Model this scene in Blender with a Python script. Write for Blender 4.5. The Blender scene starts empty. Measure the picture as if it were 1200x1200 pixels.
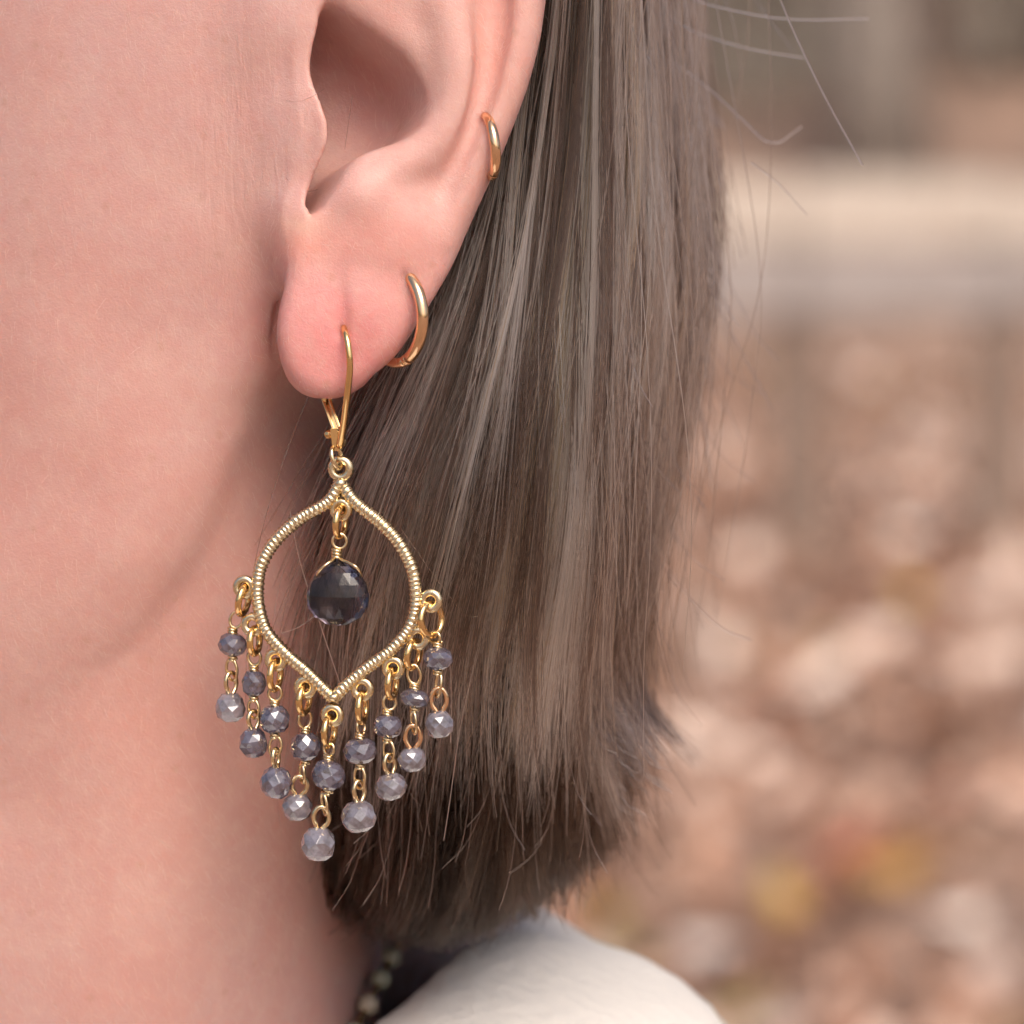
import bpy, math, random
import numpy as np
from mathutils import Vector

rng = np.random.default_rng(7)
random.seed(7)
scene = bpy.context.scene
COL = scene.collection

# ------------------------------------------------------------------ camera, sky, sun, exposure
CAM_Z = 1.5            # camera height above the ground, metres
FOCUS = 0.5            # distance to the earring
S = 1.0 / 12000.0      # head units: 1/12 mm
cam_d = bpy.data.cameras.new('camera')
cam = bpy.data.objects.new('camera', cam_d)
COL.objects.link(cam)
cam.location = (0, -FOCUS, CAM_Z)
cam.rotation_euler = (math.radians(90), 0, 0)
cam_d.sensor_width = 36
cam_d.lens = 180
cam_d.shift_y = -(600 - 75) / 1200
cam_d.clip_start = 0.05
cam_d.clip_end = 600
cam_d.dof.use_dof = True
cam_d.dof.focus_distance = FOCUS + 0.001
cam_d.dof.aperture_fstop = 27
scene.camera = cam

world = bpy.data.worlds.new('World')
scene.world = world
world.use_nodes = True
wn = world.node_tree
sky = wn.nodes.new('ShaderNodeTexSky')
sky.sky_type = 'NISHITA'
sky.sun_disc = False
SUN_EL, SUN_AZ = math.radians(48), math.radians(163)   # azimuth clockwise from +Y
sky.sun_elevation = SUN_EL
sky.sun_rotation = SUN_AZ
sky.air_density = 0.75
sky.dust_density = 5.0
sky.ozone_density = 0.7
bg = wn.nodes['Background']
bg.inputs['Strength'].default_value = 0.13
wn.links.new(sky.outputs[0], bg.inputs['Color'])

sun_d = bpy.data.lights.new('sun', 'SUN')
sun_d.energy = 1.7
sun_d.angle = math.radians(40)
sun_d.color = (1.0, 0.90, 0.78)
sun = bpy.data.objects.new('sun', sun_d)
COL.objects.link(sun)
sdir = Vector((math.sin(SUN_AZ) * math.cos(SUN_EL), math.cos(SUN_AZ) * math.cos(SUN_EL), math.sin(SUN_EL)))
sun.rotation_euler = (-sdir).to_track_quat('-Z', 'Y').to_euler()
sun.location = sdir * 20

scene.view_settings.view_transform = 'Standard'
scene.view_settings.look = 'None'
scene.view_settings.exposure = 0.31
scene.view_settings.gamma = 1.0
scene.render.engine = 'CYCLES'
scene.cycles.use_denoising = True
scene.cycles.max_bounces = 6
scene.cycles.diffuse_bounces = 2
scene.cycles.glossy_bounces = 3
scene.cycles.transmission_bounces = 6
scene.cycles.adaptive_threshold = 0.035
scene.cycles.adaptive_min_samples = 24
scene.cycles.transparent_max_bounces = 12

# ------------------------------------------------------------------ helpers
def W(p):
    """head units (X right, Y depth, V down) -> metres"""
    p = np.asarray(p, float)
    o = np.empty_like(p)
    o[..., 0] = (p[..., 0] - 600) * S
    o[..., 1] = p[..., 1] * S
    o[..., 2] = CAM_Z + (75 - p[..., 2]) * S
    return o

def sp(x, y, depth=0.0):
    """measured on the photo at (x, y), standing at that depth -> head units"""
    k = (FOCUS + depth * S) / FOCUS
    return np.array([600 + (x - 600) * k, depth, 75 + (y - 75) * k])

def link(o, parent=None, label=None, cat=None, group=None, kind=None):
    if o.name not in COL.objects:
        COL.objects.link(o)
    if parent is not None:
        o.parent = parent
    if label: o['label'] = label
    if cat: o['category'] = cat
    if group: o['group'] = group
    if kind: o['kind'] = kind
    return o

def empty(name, loc, **kw):
    o = bpy.data.objects.new(name, None)
    o.location = loc
    o.empty_display_size = 0.005
    return link(o, **kw)

def mesh_obj(name, verts, faces, mat=None, parent=None, origin=None, smooth=True, **kw):
    verts = np.asarray(verts, float)
    if origin is not None:
        verts = verts - np.asarray(origin)
    me = bpy.data.meshes.new(name)
    me.from_pydata(verts.tolist() if len(verts) < 60000 else verts, [], faces if isinstance(faces, list) else faces.tolist())
    if smooth:
        me.polygons.foreach_set('use_smooth', [True] * len(me.polygons))
    if mat: me.materials.append(mat)
    me.update()
    o = bpy.data.objects.new(name, me)
    return link(o, parent, **kw)

class MB:
    def __init__(s): s.v = []; s.f = []; s.n = 0
    def add(s, v, f):
        v = np.asarray(v, float)
        s.v.append(v); s.f += [tuple(i + s.n for i in q) for q in f]; s.n += len(v)
    def build(s, name, mat, parent=None, origin=None, smooth=True, world=True, **kw):
        v = np.concatenate(s.v)
        if world: v = W(v)
        return mesh_obj(name, v, s.f, mat, parent, origin, smooth, **kw)

def frames(path, closed=False):
    p = np.asarray(path, float)
    if closed:
        t = np.roll(p, -1, 0) - np.roll(p, 1, 0)
    else:
        t = np.gradient(p, axis=0)
    t /= np.linalg.norm(t, axis=1)[:, None] + 1e-12
    n = np.zeros_like(p)
    a = np.array([0, 1.0, 0]) if abs(t[0][1]) < 0.9 else np.array([1.0, 0, 0])
    cur = a - t[0] * a.dot(t[0]); cur /= np.linalg.norm(cur)
    for i in range(len(p)):
        cur = cur - t[i] * cur.dot(t[i]); cur /= np.linalg.norm(cur) + 1e-12
        n[i] = cur
    b = np.cross(t, n)
    return p, t, n, b

def tube(path, r, sides=10, closed=False, squash=1.0, caps=True):
    p, t, n, b = frames(path, closed)
    m = len(p)
    r = np.broadcast_to(np.asarray(r, float), (m,))
    a = np.linspace(0, 2 * math.pi, sides, endpoint=False)
    v = (p[:, None] + r[:, None, None] * (np.cos(a)[None, :, None] * n[:, None] * squash + np.sin(a)[None, :, None] * b[:, None])).reshape(-1, 3)
    f = []
    for i in range(m if closed else m - 1):
        j = (i + 1) % m
        for k in range(sides):
            l = (k + 1) % sides
            f.append((i * sides + k, i * sides + l, j * sides + l, j * sides + k))
    if not closed and caps:
        f.append(tuple(range(sides - 1, -1, -1)))
        f.append(tuple((m - 1) * sides + k for k in range(sides)))
    return v, f

def spline(pts, n, closed=False):
    """Catmull-Rom resampled evenly by length"""
    p = np.asarray(pts, float)
    if closed: q = np.vstack([p[-1], p, p[0], p[1]])
    else: q = np.vstack([2 * p[0] - p[1], p, 2 * p[-1] - p[-2]])
    out = []
    for i in range(1, len(q) - 2):
        for u in np.linspace(0, 1, 24, endpoint=False):
            a, b, c, d = q[i - 1], q[i], q[i + 1], q[i + 2]
            out.append(0.5 * (2 * b + (c - a) * u + (2 * a - 5 * b + 4 * c - d) * u * u + (3 * b - a - 3 * c + d) * u ** 3))
    if not closed: out.append(q[-2])
    else: out.append(out[0])
    out = np.array(out)
    L = np.concatenate([[0], np.cumsum(np.linalg.norm(np.diff(out, axis=0), axis=1))])
    s = np.linspace(0, L[-1], n, endpoint=not closed)
    return np.stack([np.interp(s, L, out[:, k]) for k in range(out.shape[1])], 1)

def ring_path(c, u, w, ru, rw=None, n=28, a0=0, a1=2 * math.pi, closed=True):
    rw = ru if rw is None else rw
    a = np.linspace(a0, a1, n, endpoint=not closed)
    return np.asarray(c)[None] + np.cos(a)[:, None] * np.asarray(u, float)[None] * ru + np.sin(a)[:, None] * np.asarray(w, float)[None] * rw

# ---- materials
def mat_new(name):
    m = bpy.data.materials.new(name)
    m.use_nodes = True
    return m, m.node_tree, m.node_tree.nodes['Principled BSDF']

def nd(nt, t, **kw):
    n = nt.nodes.new(t)
    for k, v in kw.items():
        if k in n.inputs: n.inputs[k].default_value = v
        else: setattr(n, k, v)
    return n

def simple(name, col, rough=0.5, metal=0.0, noise=None, bump=None):
    m, nt, b = mat_new(name)
    b.inputs['Roughness'].default_value = rough
    b.inputs['Metallic'].default_value = metal
    b.inputs['Base Color'].default_value = (*col, 1)
    tc = nd(nt, 'ShaderNodeTexCoord')
    if noise:
        sc, col2, det = noise
        n = nd(nt, 'ShaderNodeTexNoise', Scale=sc, Detail=det)
        nt.links.new(tc.outputs['Object'], n.inputs['Vector'])
        r = nd(nt, 'ShaderNodeValToRGB')
        r.color_ramp.elements[0].position = 0.33; r.color_ramp.elements[1].position = 0.67
        r.color_ramp.elements[0].color = (*col, 1); r.color_ramp.elements[1].color = (*col2, 1)
        nt.links.new(n.outputs['Fac'], r.inputs['Fac'])
        nt.links.new(r.outputs['Color'], b.inputs['Base Color'])
    if bump:
        sc, st, dist = bump
        n = nd(nt, 'ShaderNodeTexNoise', Scale=sc, Detail=6.0)
        nt.links.new(tc.outputs['Object'], n.inputs['Vector'])
        bp = nd(nt, 'ShaderNodeBump', Strength=st, Distance=dist)
        nt.links.new(n.outputs['Fac'], bp.inputs['Height'])
        nt.links.new(bp.outputs['Normal'], b.inputs['Normal'])
    return m

# ------------------------------------------------------------------ surface extraction (surface nets on a rectilinear grid)
def surface_nets(xs, ys, zs, F):
    F[0] = F[-1] = 1e3; F[:, 0] = F[:, -1] = 1e3; F[:, :, 0] = F[:, :, -1] = 1e3
    nx, ny, nz = F.shape
    acc = {}
    cid_list, pos_list = [], []
    neg = F < 0
    cshape = (nx - 1, ny - 1, nz - 1)
    quads = []
    ax = (xs, ys, zs)
    for d in range(3):
        sl0 = [slice(None)] * 3; sl1 = [slice(None)] * 3
        sl0[d] = slice(0, -1); sl1[d] = slice(1, None)
        cross = neg[tuple(sl0)] != neg[tuple(sl1)]
        idx = np.argwhere(cross)
        i1 = idx.copy(); i1[:, d] += 1
        f0 = F[tuple(idx.T)]; f1 = F[tuple(i1.T)]
        t = f0 / (f0 - f1)
        p = np.stack([ax[k][idx[:, k]] for k in range(3)], 1).astype(float)
        p[:, d] += t * (ax[d][i1[:, d]] - ax[d][idx[:, d]])
        a, b = (d + 1) % 3, (d + 2) % 3
        cells = []
        for (oa, ob) in ((0, 0), (1, 0), (1, 1), (0, 1)):
            c = idx.copy(); c[:, a] -= oa; c[:, b] -= ob
            cells.append(np.ravel_multi_index(tuple(c.T), cshape))
            cid_list.append(cells[-1]); pos_list.append(p)
        q = np.stack(cells, 1)
        fl = f0 < 0
        q[~fl] = q[~fl][:, ::-1]
        quads.append(q)
    cid = np.concatenate(cid_list); pos = np.concatenate(pos_list)
    u, inv = np.unique(cid, return_inverse=True)
    cnt = np.bincount(inv)
    v = np.stack([np.bincount(inv, pos[:, k]) for k in range(3)], 1) / cnt[:, None]
    quads = np.concatenate(quads)
    qi = np.searchsorted(u, quads)
    return v, qi

def lap_smooth(v, q, it=2, lam=0.5, mu=-0.52):
    e = np.concatenate([q[:, [0, 1]], q[:, [1, 2]], q[:, [2, 3]], q[:, [3, 0]]])
    e = np.concatenate([e, e[:, ::-1]])
    cnt = np.bincount(e[:, 0], minlength=len(v))
    for _ in range(it):
        for l in (lam, mu):
            s = np.stack([np.bincount(e[:, 0], v[e[:, 1], k], minlength=len(v)) for k in range(3)], 1) / np.maximum(cnt, 1)[:, None]
            v = v + l * (s - v)
    return v

def axis(*segs):
    out = [np.array([segs[0][0]], float)]
    for a, b, st in segs:
        n = max(1, int(round((b - a) / st)))
        out.append(np.linspace(a, b, n + 1)[1:])
    return np.concatenate(out)

def smin(a, b, k):
    h = np.clip(0.5 + 0.5 * (b - a) / k, 0, 1)
    return b + (a - b) * h - k * h * (1 - h)
def smax(a, b, k): return -smin(-a, -b, k)

def poly_sdf(P, X, V):
    """signed distance to a closed 2D polygon, negative inside"""
    d = np.full(X.shape, 1e9); s = np.zeros(X.shape, bool)
    n = len(P)
    for i in range(n):
        a, b = P[i], P[(i + 1) % n]
        e = b - a
        wx, wv = X - a[0], V - a[1]
        h = np.clip((wx * e[0] + wv * e[1]) / (e @ e + 1e-9), 0, 1)
        d = np.minimum(d, (wx - e[0] * h) ** 2 + (wv - e[1] * h) ** 2)
        c = ((a[1] > V) != (b[1] > V)) & (X < (b[0] - a[0]) * (V - a[1]) / (b[1] - a[1] + 1e-12) + a[0])
        s ^= c
    d = np.sqrt(d)
    return np.where(s, -d, d)

def chain(path, rad, X, Y, V, sy=1.0):
    """distance to a chain of tapered capsules (path rows X, Y, V)"""
    d = np.full(np.broadcast(X, Y, V).shape, 1e9, np.float32)
    for i in range(len(path) - 1):
        a, b = path[i], path[i + 1]
        e = b - a
        px, py, pv = X - a[0], (Y - a[1]) * sy, V - a[2]
        h = np.clip((px * e[0] + py * e[1] * sy + pv * e[2]) / (e[0] ** 2 + (e[1] * sy) ** 2 + e[2] ** 2), 0, 1)
        dd = np.sqrt((px - e[0] * h) ** 2 + (py - e[1] * sy * h) ** 2 + (pv - e[2] * h) ** 2) - (rad[i] + (rad[i + 1] - rad[i]) * h)
        d = np.minimum(d, dd)
    return d

def ellip(c, r, X, Y, V):
    k0 = np.sqrt(((X - c[0]) / r[0]) ** 2 + ((Y - c[1]) / r[1]) ** 2 + ((V - c[2]) / r[2]) ** 2)
    k1 = np.sqrt(((X - c[0]) / r[0] ** 2) ** 2 + ((Y - c[1]) / r[1] ** 2) ** 2 + ((V - c[2]) / r[2] ** 2) ** 2)
    return k0 * (k0 - 1) / (k1 + 1e-9)

# ------------------------------------------------------------------ setting: ground, litter, fence, trees
def hill_h(x, y):
    h = np.clip((y - 17.0) / 30.0, 0, 1.4)
    return 7.0 * h ** 1.5 + 0.25 * np.sin(x * 0.35 + y * 0.22) * np.clip((y - 15) / 10, 0, 1) + 0.012 * np.sin(x * 3.1) * np.sin(y * 2.3)

gm, nt, b = mat_new('forest_floor')
tc = nd(nt, 'ShaderNodeTexCoord')
n1 = nd(nt, 'ShaderNodeTexNoise', Scale=14.0, Detail=8.0, Roughness=0.7)
n2 = nd(nt, 'ShaderNodeTexNoise', Scale=0.9, Detail=3.0)
r1 = nd(nt, 'ShaderNodeValToRGB')
els = r1.color_ramp.elements
els[0].position = 0.30; els[0].color = (0.20, 0.125, 0.095, 1)
els[1].position = 0.70; els[1].color = (0.52, 0.37, 0.29, 1)
e = els.new(0.5); e.color = (0.36, 0.24, 0.18, 1)
r2 = nd(nt, 'ShaderNodeValToRGB')
r2.color_ramp.elements[0].position = 0.35; r2.color_ramp.elements[0].color = (0.62, 0.62, 0.62, 1)
r2.color_ramp.elements[1].position = 0.65; r2.color_ramp.elements[1].color = (1.1, 1.05, 1.0, 1)
mx = nd(nt, 'ShaderNodeMix', data_type='RGBA', blend_type='MULTIPLY')
mx.inputs[0].default_value = 1.0
nt.links.new(tc.outputs['Object'], n1.inputs['Vector']); nt.links.new(tc.outputs['Object'], n2.inputs['Vector'])
nt.links.new(n1.outputs['Fac'], r1.inputs['Fac']); nt.links.new(n2.outputs['Fac'], r2.inputs['Fac'])
nt.links.new(r1.outputs['Color'], mx.inputs[6]); nt.links.new(r2.outputs['Color'], mx.inputs[7])
nt.links.new(mx.outputs[2], b.inputs['Base Color'])
b.inputs['Roughness'].default_value = 0.9

gx = np.concatenate([np.linspace(-120, -12, 28), np.linspace(-11, 11, 60), np.linspace(12, 120, 28)])
gy = np.concatenate([np.linspace(-120, -4, 20), np.linspace(-3, 50, 150), np.linspace(52, 160, 30)])
GX, GY = np.meshgrid(gx, gy, indexing='ij')
gv = np.stack([GX, GY, hill_h(GX, GY)], -1).reshape(-1, 3)
ny_ = len(gy)
gf = [(i * ny_ + j, (i + 1) * ny_ + j, (i + 1) * ny_ + j + 1, i * ny_ + j + 1) for i in range(len(gx) - 1) for j in range(ny_ - 1)]
mesh_obj('ground', gv, gf, gm, kind='structure', label='leaf strewn forest floor rising to a wooded slope')

# leaf litter: one uncountable mass of curled leaves
lm, nt, b = mat_new('fallen_leaf')
at = nd(nt, 'ShaderNodeAttribute', attribute_name='leaf_tone')
rr = nd(nt, 'ShaderNodeValToRGB')
rr.color_ramp.interpolation = 'LINEAR'
cr = rr.color_ramp.elements
stops = [(0.0, (0.14, 0.07, 0.045)), (0.25, (0.36, 0.185, 0.115)), (0.45, (0.52, 0.305, 0.21)), (0.62, (0.62, 0.41, 0.315)),
         (0.78, (0.72, 0.54, 0.45)), (0.90, (0.86, 0.72, 0.63)), (0.94, (0.90, 0.83, 0.77)), (0.955, (0.50, 0.40, 0.07)), (0.98, (0.42, 0.08, 0.05)), (1.0, (0.25, 0.24, 0.07))]
cr[0].position, cr[0].color = stops[0][0], (*stops[0][1], 1)
cr[1].position, cr[1].color = stops[-1][0], (*stops[-1][1], 1)
for p_, c_ in stops[1:-1]:
    e = cr.new(p_); e.color = (*c_, 1)
nt.links.new(at.outputs['Fac'], rr.inputs['Fac'])
nt.links.new(rr.outputs['Color'], b.inputs['Base Color'])
b.inputs['Roughness'].default_value = 0.38

def leaf_field(name, n, xr, yr, smin_, smax_, label):
    x = rng.uniform(*xr, n); y = yr[0] + (yr[1] - yr[0]) * rng.random(n) ** 1.25
    z = hill_h(x, y) + rng.uniform(0.004, 0.04, n)
    s = rng.uniform(smin_, smax_, n)
    big = rng.random(n) < .05
    s = np.where(big, rng.uniform(.13, .20, n), s); z = z + .03 * big
    th = rng.uniform(0, 2 * np.pi, n)
    base = np.array([[-1, 0, 0], [-.45, .42, 0], [.2, .46, 0], [1, 0, 0], [.2, -.46, 0], [-.45, -.42, 0], [-.3, 0, 0], [.35, 0, 0]], float)
    faces0 = [(0, 6, 1), (1, 6, 7, 2), (2, 7, 3), (3, 7, 4), (4, 7, 6, 5), (5, 6, 0)]
    V_ = np.repeat(base[None], n, 0) * s[:, None, None] * 0.5
    curl = rng.uniform(0.1, 0.9, n)
    V_[:, :, 2] = curl[:, None] * (np.abs(V_[:, :, 1]) * 0.9 + V_[:, :, 0] ** 2 / (s[:, None] * 0.6))
    tx = rng.normal(0, .45, n); ty = rng.normal(0, .45, n)
    c, s_ = np.cos(tx)[:, None], np.sin(tx)[:, None]
    Y1 = V_[:, :, 1] * c - V_[:, :, 2] * s_; Z1 = V_[:, :, 1] * s_ + V_[:, :, 2] * c
    c, s_ = np.cos(ty)[:, None], np.sin(ty)[:, None]
    X1 = V_[:, :, 0] * c + Z1 * s_; Z2 = -V_[:, :, 0] * s_ + Z1 * c
    c, s_ = np.cos(th)[:, None], np.sin(th)[:, None]
    P_ = np.stack([X1 * c - Y1 * s_ + x[:, None], X1 * s_ + Y1 * c + y[:, None], Z2 - Z2.min(1, keepdims=True) + z[:, None]], -1)
    fs = [tuple(i * 8 + k for k in q) for i in range(n) for q in faces0]
    o = mesh_obj(name, P_.reshape(-1, 3), fs, lm, smooth=False, kind='stuff', label=label)
    # broad drifts of paler and browner leaves
    tone = np.clip(rng.beta(1.5, 1.7, n) * 0.93 + 0.26 * np.sin(x * 2.6 + 1.0 + np.sin(y * 1.3)) * np.sin(y * 1.25 + .5) + .03, 0, 0.935)
    tone = np.where(big, rng.uniform(.78, .93, n), tone * .94)  # big leaves paler: bright glints put into their colour
    odd = rng.random(n)
    tone = np.where(odd < 0.035, rng.uniform(0.95, 1.0, n), tone)
    a = o.data.attributes.new('leaf_tone', 'FLOAT', 'POINT')
    a.data.foreach_set('value', np.repeat(tone, 8).astype(np.float32))
    return o
leaf_field('leaf_litter', 11000, (-3.2, 4.2), (5.5, 21), 0.07, 0.17, 'dry brown and tan fallen leaves covering the ground')

# board fence
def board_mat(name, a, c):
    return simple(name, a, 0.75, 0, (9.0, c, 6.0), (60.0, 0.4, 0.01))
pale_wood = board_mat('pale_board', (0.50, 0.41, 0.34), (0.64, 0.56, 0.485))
grey_wood = board_mat('grey_board', (0.33, 0.28, 0.26), (0.40, 0.35, 0.33))  # lower boards, greyer and darker than the top ones
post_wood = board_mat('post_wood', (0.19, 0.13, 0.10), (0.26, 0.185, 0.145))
FD = 15.0
fk = (FOCUS + FD) / FOCUS * S
def fx(px): return (px - 600) * fk
def fz(py): return CAM_Z + (75 - py) * fk
def boxv(x0, x1, y0, y1, z0, z1, jit=0.0):
    v = np.array([[x, y, z] for x in (x0, x1) for y in (y0, y1) for z in (z0, z1)], float)
    v += rng.normal(0, jit, v.shape) if jit else 0
    return v, [(0, 1, 3, 2), (4, 6, 7, 5), (0, 4, 5, 1), (2, 3, 7, 6), (0, 2, 6, 4), (1, 5, 7, 3)]
def bevel(o, w):
    m = o.modifiers.new('bevel', 'BEVEL'); m.width = w; m.segments = 2
fence = empty('board_fence', (fx(1050), FD, 0), label='low wooden fence of pale top boards over grey boards crossing the clearing', cat='fence')
fo = np.array([fx(1050), FD, 0])
post_px = [-1210, -990, -770, -550, -330, -110, 110, 330, 520, 725, 938, 1172, 1390, 1610, 1830, 2050, 2270, 2490, 2710]
for px in post_px:
    m = MB(); g = hill_h(np.array(fx(px)), np.array(FD)) - 0.2
    m.add(*boxv(fx(px) - 0.085, fx(px) + 0.085, FD + 0.021, FD + 0.13, float(g), fz(262), 0.003))
    bevel(m.build('post', post_wood, fence, fo, False, False), 0.006)
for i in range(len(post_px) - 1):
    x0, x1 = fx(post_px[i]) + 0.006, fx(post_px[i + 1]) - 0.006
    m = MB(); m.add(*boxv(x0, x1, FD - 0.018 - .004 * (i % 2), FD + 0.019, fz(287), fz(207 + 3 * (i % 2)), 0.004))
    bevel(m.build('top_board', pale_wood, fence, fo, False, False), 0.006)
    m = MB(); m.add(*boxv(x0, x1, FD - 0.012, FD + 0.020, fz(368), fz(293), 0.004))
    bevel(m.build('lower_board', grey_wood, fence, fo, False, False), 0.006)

# trees on the slope behind the fence
bark = simple('bark', (0.17, 0.14, 0.118), 0.9, 0, (6.0, (0.30, 0.255, 0.22), 7.0), (18.0, 0.9, 0.03))
twigleaf = simple('brown_oak_leaf', (0.20, 0.115, 0.06), 0.6, 0, (3.0, (0.30, 0.19, 0.10), 3.0))
def tree(x, y, r, h, lean, label, leaves=900):
    z = float(hill_h(np.array(x), np.array(y))) - 0.1
    root = empty('oak_tree', (x, y, z), label=label, cat='tree', group='bare trees on the wooded slope')
    m = MB()
    n = 12
    t = np.linspace(0, 1, n)
    path = np.stack([lean * h * t + 0.12 * np.sin(t * 5 + x), 0.1 * np.sin(t * 4 + y), h * t], 1)
    rad = r * (1 - 0.8 * t) * (1 + 0.5 * np.exp(-t * 22))
    m.add(*tube(path, rad, 12))
    m.build('trunk', bark, root, None, True, False)
    ends = []
    lb = MB()
    for k in range(16):
        i = rng.integers(3, n - 1); a = rng.uniform(0, 6.28); L = rng.uniform(1.0, 2.6) * (1.2 - t[i])
        p0 = path[i]; d = np.array([math.cos(a), math.sin(a), rng.uniform(.2, .8)])
        pts = np.array([p0, p0 + d * L * .4 + [0, 0, .1], p0 + d * L * .75 + [0, 0, .3], p0 + d * L + [0, 0, .6]])
        lb.add(*tube(spline(pts, 7), np.linspace(rad[i] * .5, .012, 7), 6)); ends.append(pts)
        for q in range(3):
            u = rng.uniform(.4, 1); pm = pts[1] * (1 - u) + pts[3] * u
            d2 = rng.normal(0, 1, 3); d2[2] = abs(d2[2]) * .6; d2 /= np.linalg.norm(d2)
            pp = np.array([pm, pm + d2 * .4, pm + d2 * .8 + [0, 0, .12]])
            lb.add(*tube(pp, [.018, .012, .004], 5)); ends.append(np.vstack([pp, pp[-1:]]))
    lb.build('limbs', bark, root, None, True, False, kind='stuff')
    cb = MB(); base = np.array([[-1, 0, 0], [0, .5, .15], [1, 0, 0], [0, -.5, .15]]) * 0.05
    for k in range(leaves):
        e = ends[rng.integers(len(ends))]; c = e[rng.integers(1, 4)] + rng.normal(0, .16, 3)
        R_ = np.linalg.qr(rng.normal(size=(3, 3)))[0]
        cb.add(base @ R_.T * rng.uniform(.7, 1.4) + c, [(0, 1, 2, 3)])
    cb.build('crown', twigleaf, root, None, False, False, kind='stuff')
def tx(px, y): return (px - 600) * S * (FOCUS + y) / FOCUS
tree(tx(1000, 25), 25, 0.21, 9, 0.01, 'thick dark bare tree behind the fence right of the pale board joint')
tree(tx(1185, 27), 27, 0.17, 9, -0.015, 'dark bare tree behind the fence at the right edge')
tree(tx(905, 33), 33, 0.15, 10, 0.02, 'slim bare tree far up the slope beside the hair')
tree(tx(1085, 36), 36, 0.17, 10, -0.01, 'bare tree far up the slope between the two dark trunks')
for q, (px, y) in enumerate([(560, 22), (250, 26), (1480, 23)]):
    tree(tx(px, y), y, 0.17, 9, 0.01 * (q - 1), ['bare tree hidden behind the head', 'bare tree on the slope beyond the cheek', 'bare tree standing beyond the right edge'][q], 500)

# undergrowth thickets that close the view between trunks
bush_m = simple('dead_shrub', (0.34, 0.29, 0.24), 0.9, 0, (2.0, (0.50, 0.44, 0.375), 4.0))
for q, (px, y, sx, h) in enumerate([(860, 27, 1.1, 2.4), (1120, 29, 1.2, 2.6), (1010, 31, 1.4, 3.0), (1330, 27, 1.4, 2.5), (640, 29, 1.5, 2.6)]):
    x = tx(px, y); z = float(hill_h(np.array(x), np.array(y)))
    m = MB()
    for k in range(260):
        a = rng.uniform(0, 6.28); d = np.array([math.cos(a) * rng.uniform(.1, 1) * sx * .6, math.sin(a) * .5, 1.0 * h * rng.uniform(.45, 1)])
        s0 = np.array([rng.normal(0, sx * .35), rng.normal(0, .25), 0])
        m.add(*tube(np.array([s0, s0 + d * .5 + rng.normal(0, .08, 3), s0 + d]), [.016, .011, .004], 4))
    root = m.build('leafless_shrub', bush_m, None, None, False, False, kind='thing', cat='shrub', group='leafless shrubs on the slope',
                   label=['leafless brown shrub on the slope just right of the hair', 'leafless brown shrub between the right dark trunks', 'tallest leafless brown shrub behind the thick tree',
                          'leafless brown shrub beyond the right edge', 'leafless brown shrub behind the hair'][q])
    root.location = (x, y, z - .05)

# ------------------------------------------------------------------ person: head, ear and neck as one continuous surface
CY = 900.0
def tps_fit(P, val, reg=1e-6):
    P = np.asarray(P, float) / 500
    n = len(P)
    r2 = ((P[:, None] - P[None]) ** 2).sum(-1)
    K = np.where(r2 > 0, r2 * np.log(r2 + 1e-20), 0) + reg * np.eye(n)
    A = np.zeros((n + 3, n + 3)); A[:n, :n] = K; A[:n, n] = 1; A[:n, n + 1:] = P; A[n, :n] = 1; A[n + 1:, :n] = P.T
    sol = np.linalg.solve(A, np.concatenate([val, [0, 0, 0]]))
    return P, sol
def tps_eval(fit, X, V):
    P, sol = fit; n = len(P)
    X = X / 500; V = V / 500
    out = sol[n] + sol[n + 1] * X + sol[n + 2] * V
    for i in range(n):
        r2 = (X - P[i, 0]) ** 2 + (V - P[i, 1]) ** 2
        out = out + sol[i] * np.where(r2 > 0, r2 * np.log(r2 + 1e-20), 0)
    return out
side = [  # X, V, depth of the side of head / neck
    (300, 60, 40), (330, 240, 48), (230, 60, 46), (230, 220, 52), (150, 140, 68), (60, 60, 104), (60, 240, 98), (-40, 150, 160), (-200, 100, 270), (-500, 100, 330), (-800, 80, 560),
    (312, 345, 76), (308, 450, 110), (240, 400, 72), (150, 400, 80), (40, 420, 106), (-100, 400, 190), (-200, 400, 265), (-500, 450, 360), (-800, 450, 600),
    (250, 500, 92), (292, 515, 122), (345, 500, 210), (400, 600, 320), (205, 590, 92), (252, 612, 122), (100, 600, 98), (-40, 600, 150),
    (160, 672, 100), (200, 705, 130), (300, 720, 180), (370, 800, 290), (90, 745, 118), (122, 790, 138), (-20, 800, 150), (10, 860, 162), (-140, 850, 205), (-120, 925, 222),
    (-200, 880, 255), (-400, 700, 330),
    (0, 980, 195), (110, 900, 160), (220, 900, 186), (300, 1000, 265), (370, 1000, 420), (-200, 1050, 265), (0, 1150, 215), (200, 1150, 225), (330, 1150, 400), (-300, 1300, 380), (0, 1300, 260), (200, 1300, 290), (-400, 1100, 420),
    (450, 100, 185), (600, 0, 205), (500, 300, 270), (450, 450, 300), (700, -100, 270), (500, -300, 130), (200, -300, 110), (0, -400, 180), (200, -800, 220), (-300, -300, 260), (-600, -400, 420), (600, -700, 330),
    (550, 500, 480)]
outl = [(-1000, -700), (-1020, -450), (-985, -230), (-1130, 20), (-1260, 150), (-1110, 235), (-1120, 330), (-1080, 400), (-1110, 480), (-1040, 560), (-1060, 700), (-900, 800), (-680, 830), (-600, 1000), (-600, 1300),
        (-700, -1050), (-300, -1280), (150, -1320), (550, -1150), (740, -800), (785, -400), (768, -50), (715, 250), (610, 560), (500, 820), (425, 1000), (418, 1150), (425, 1320)]
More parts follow.
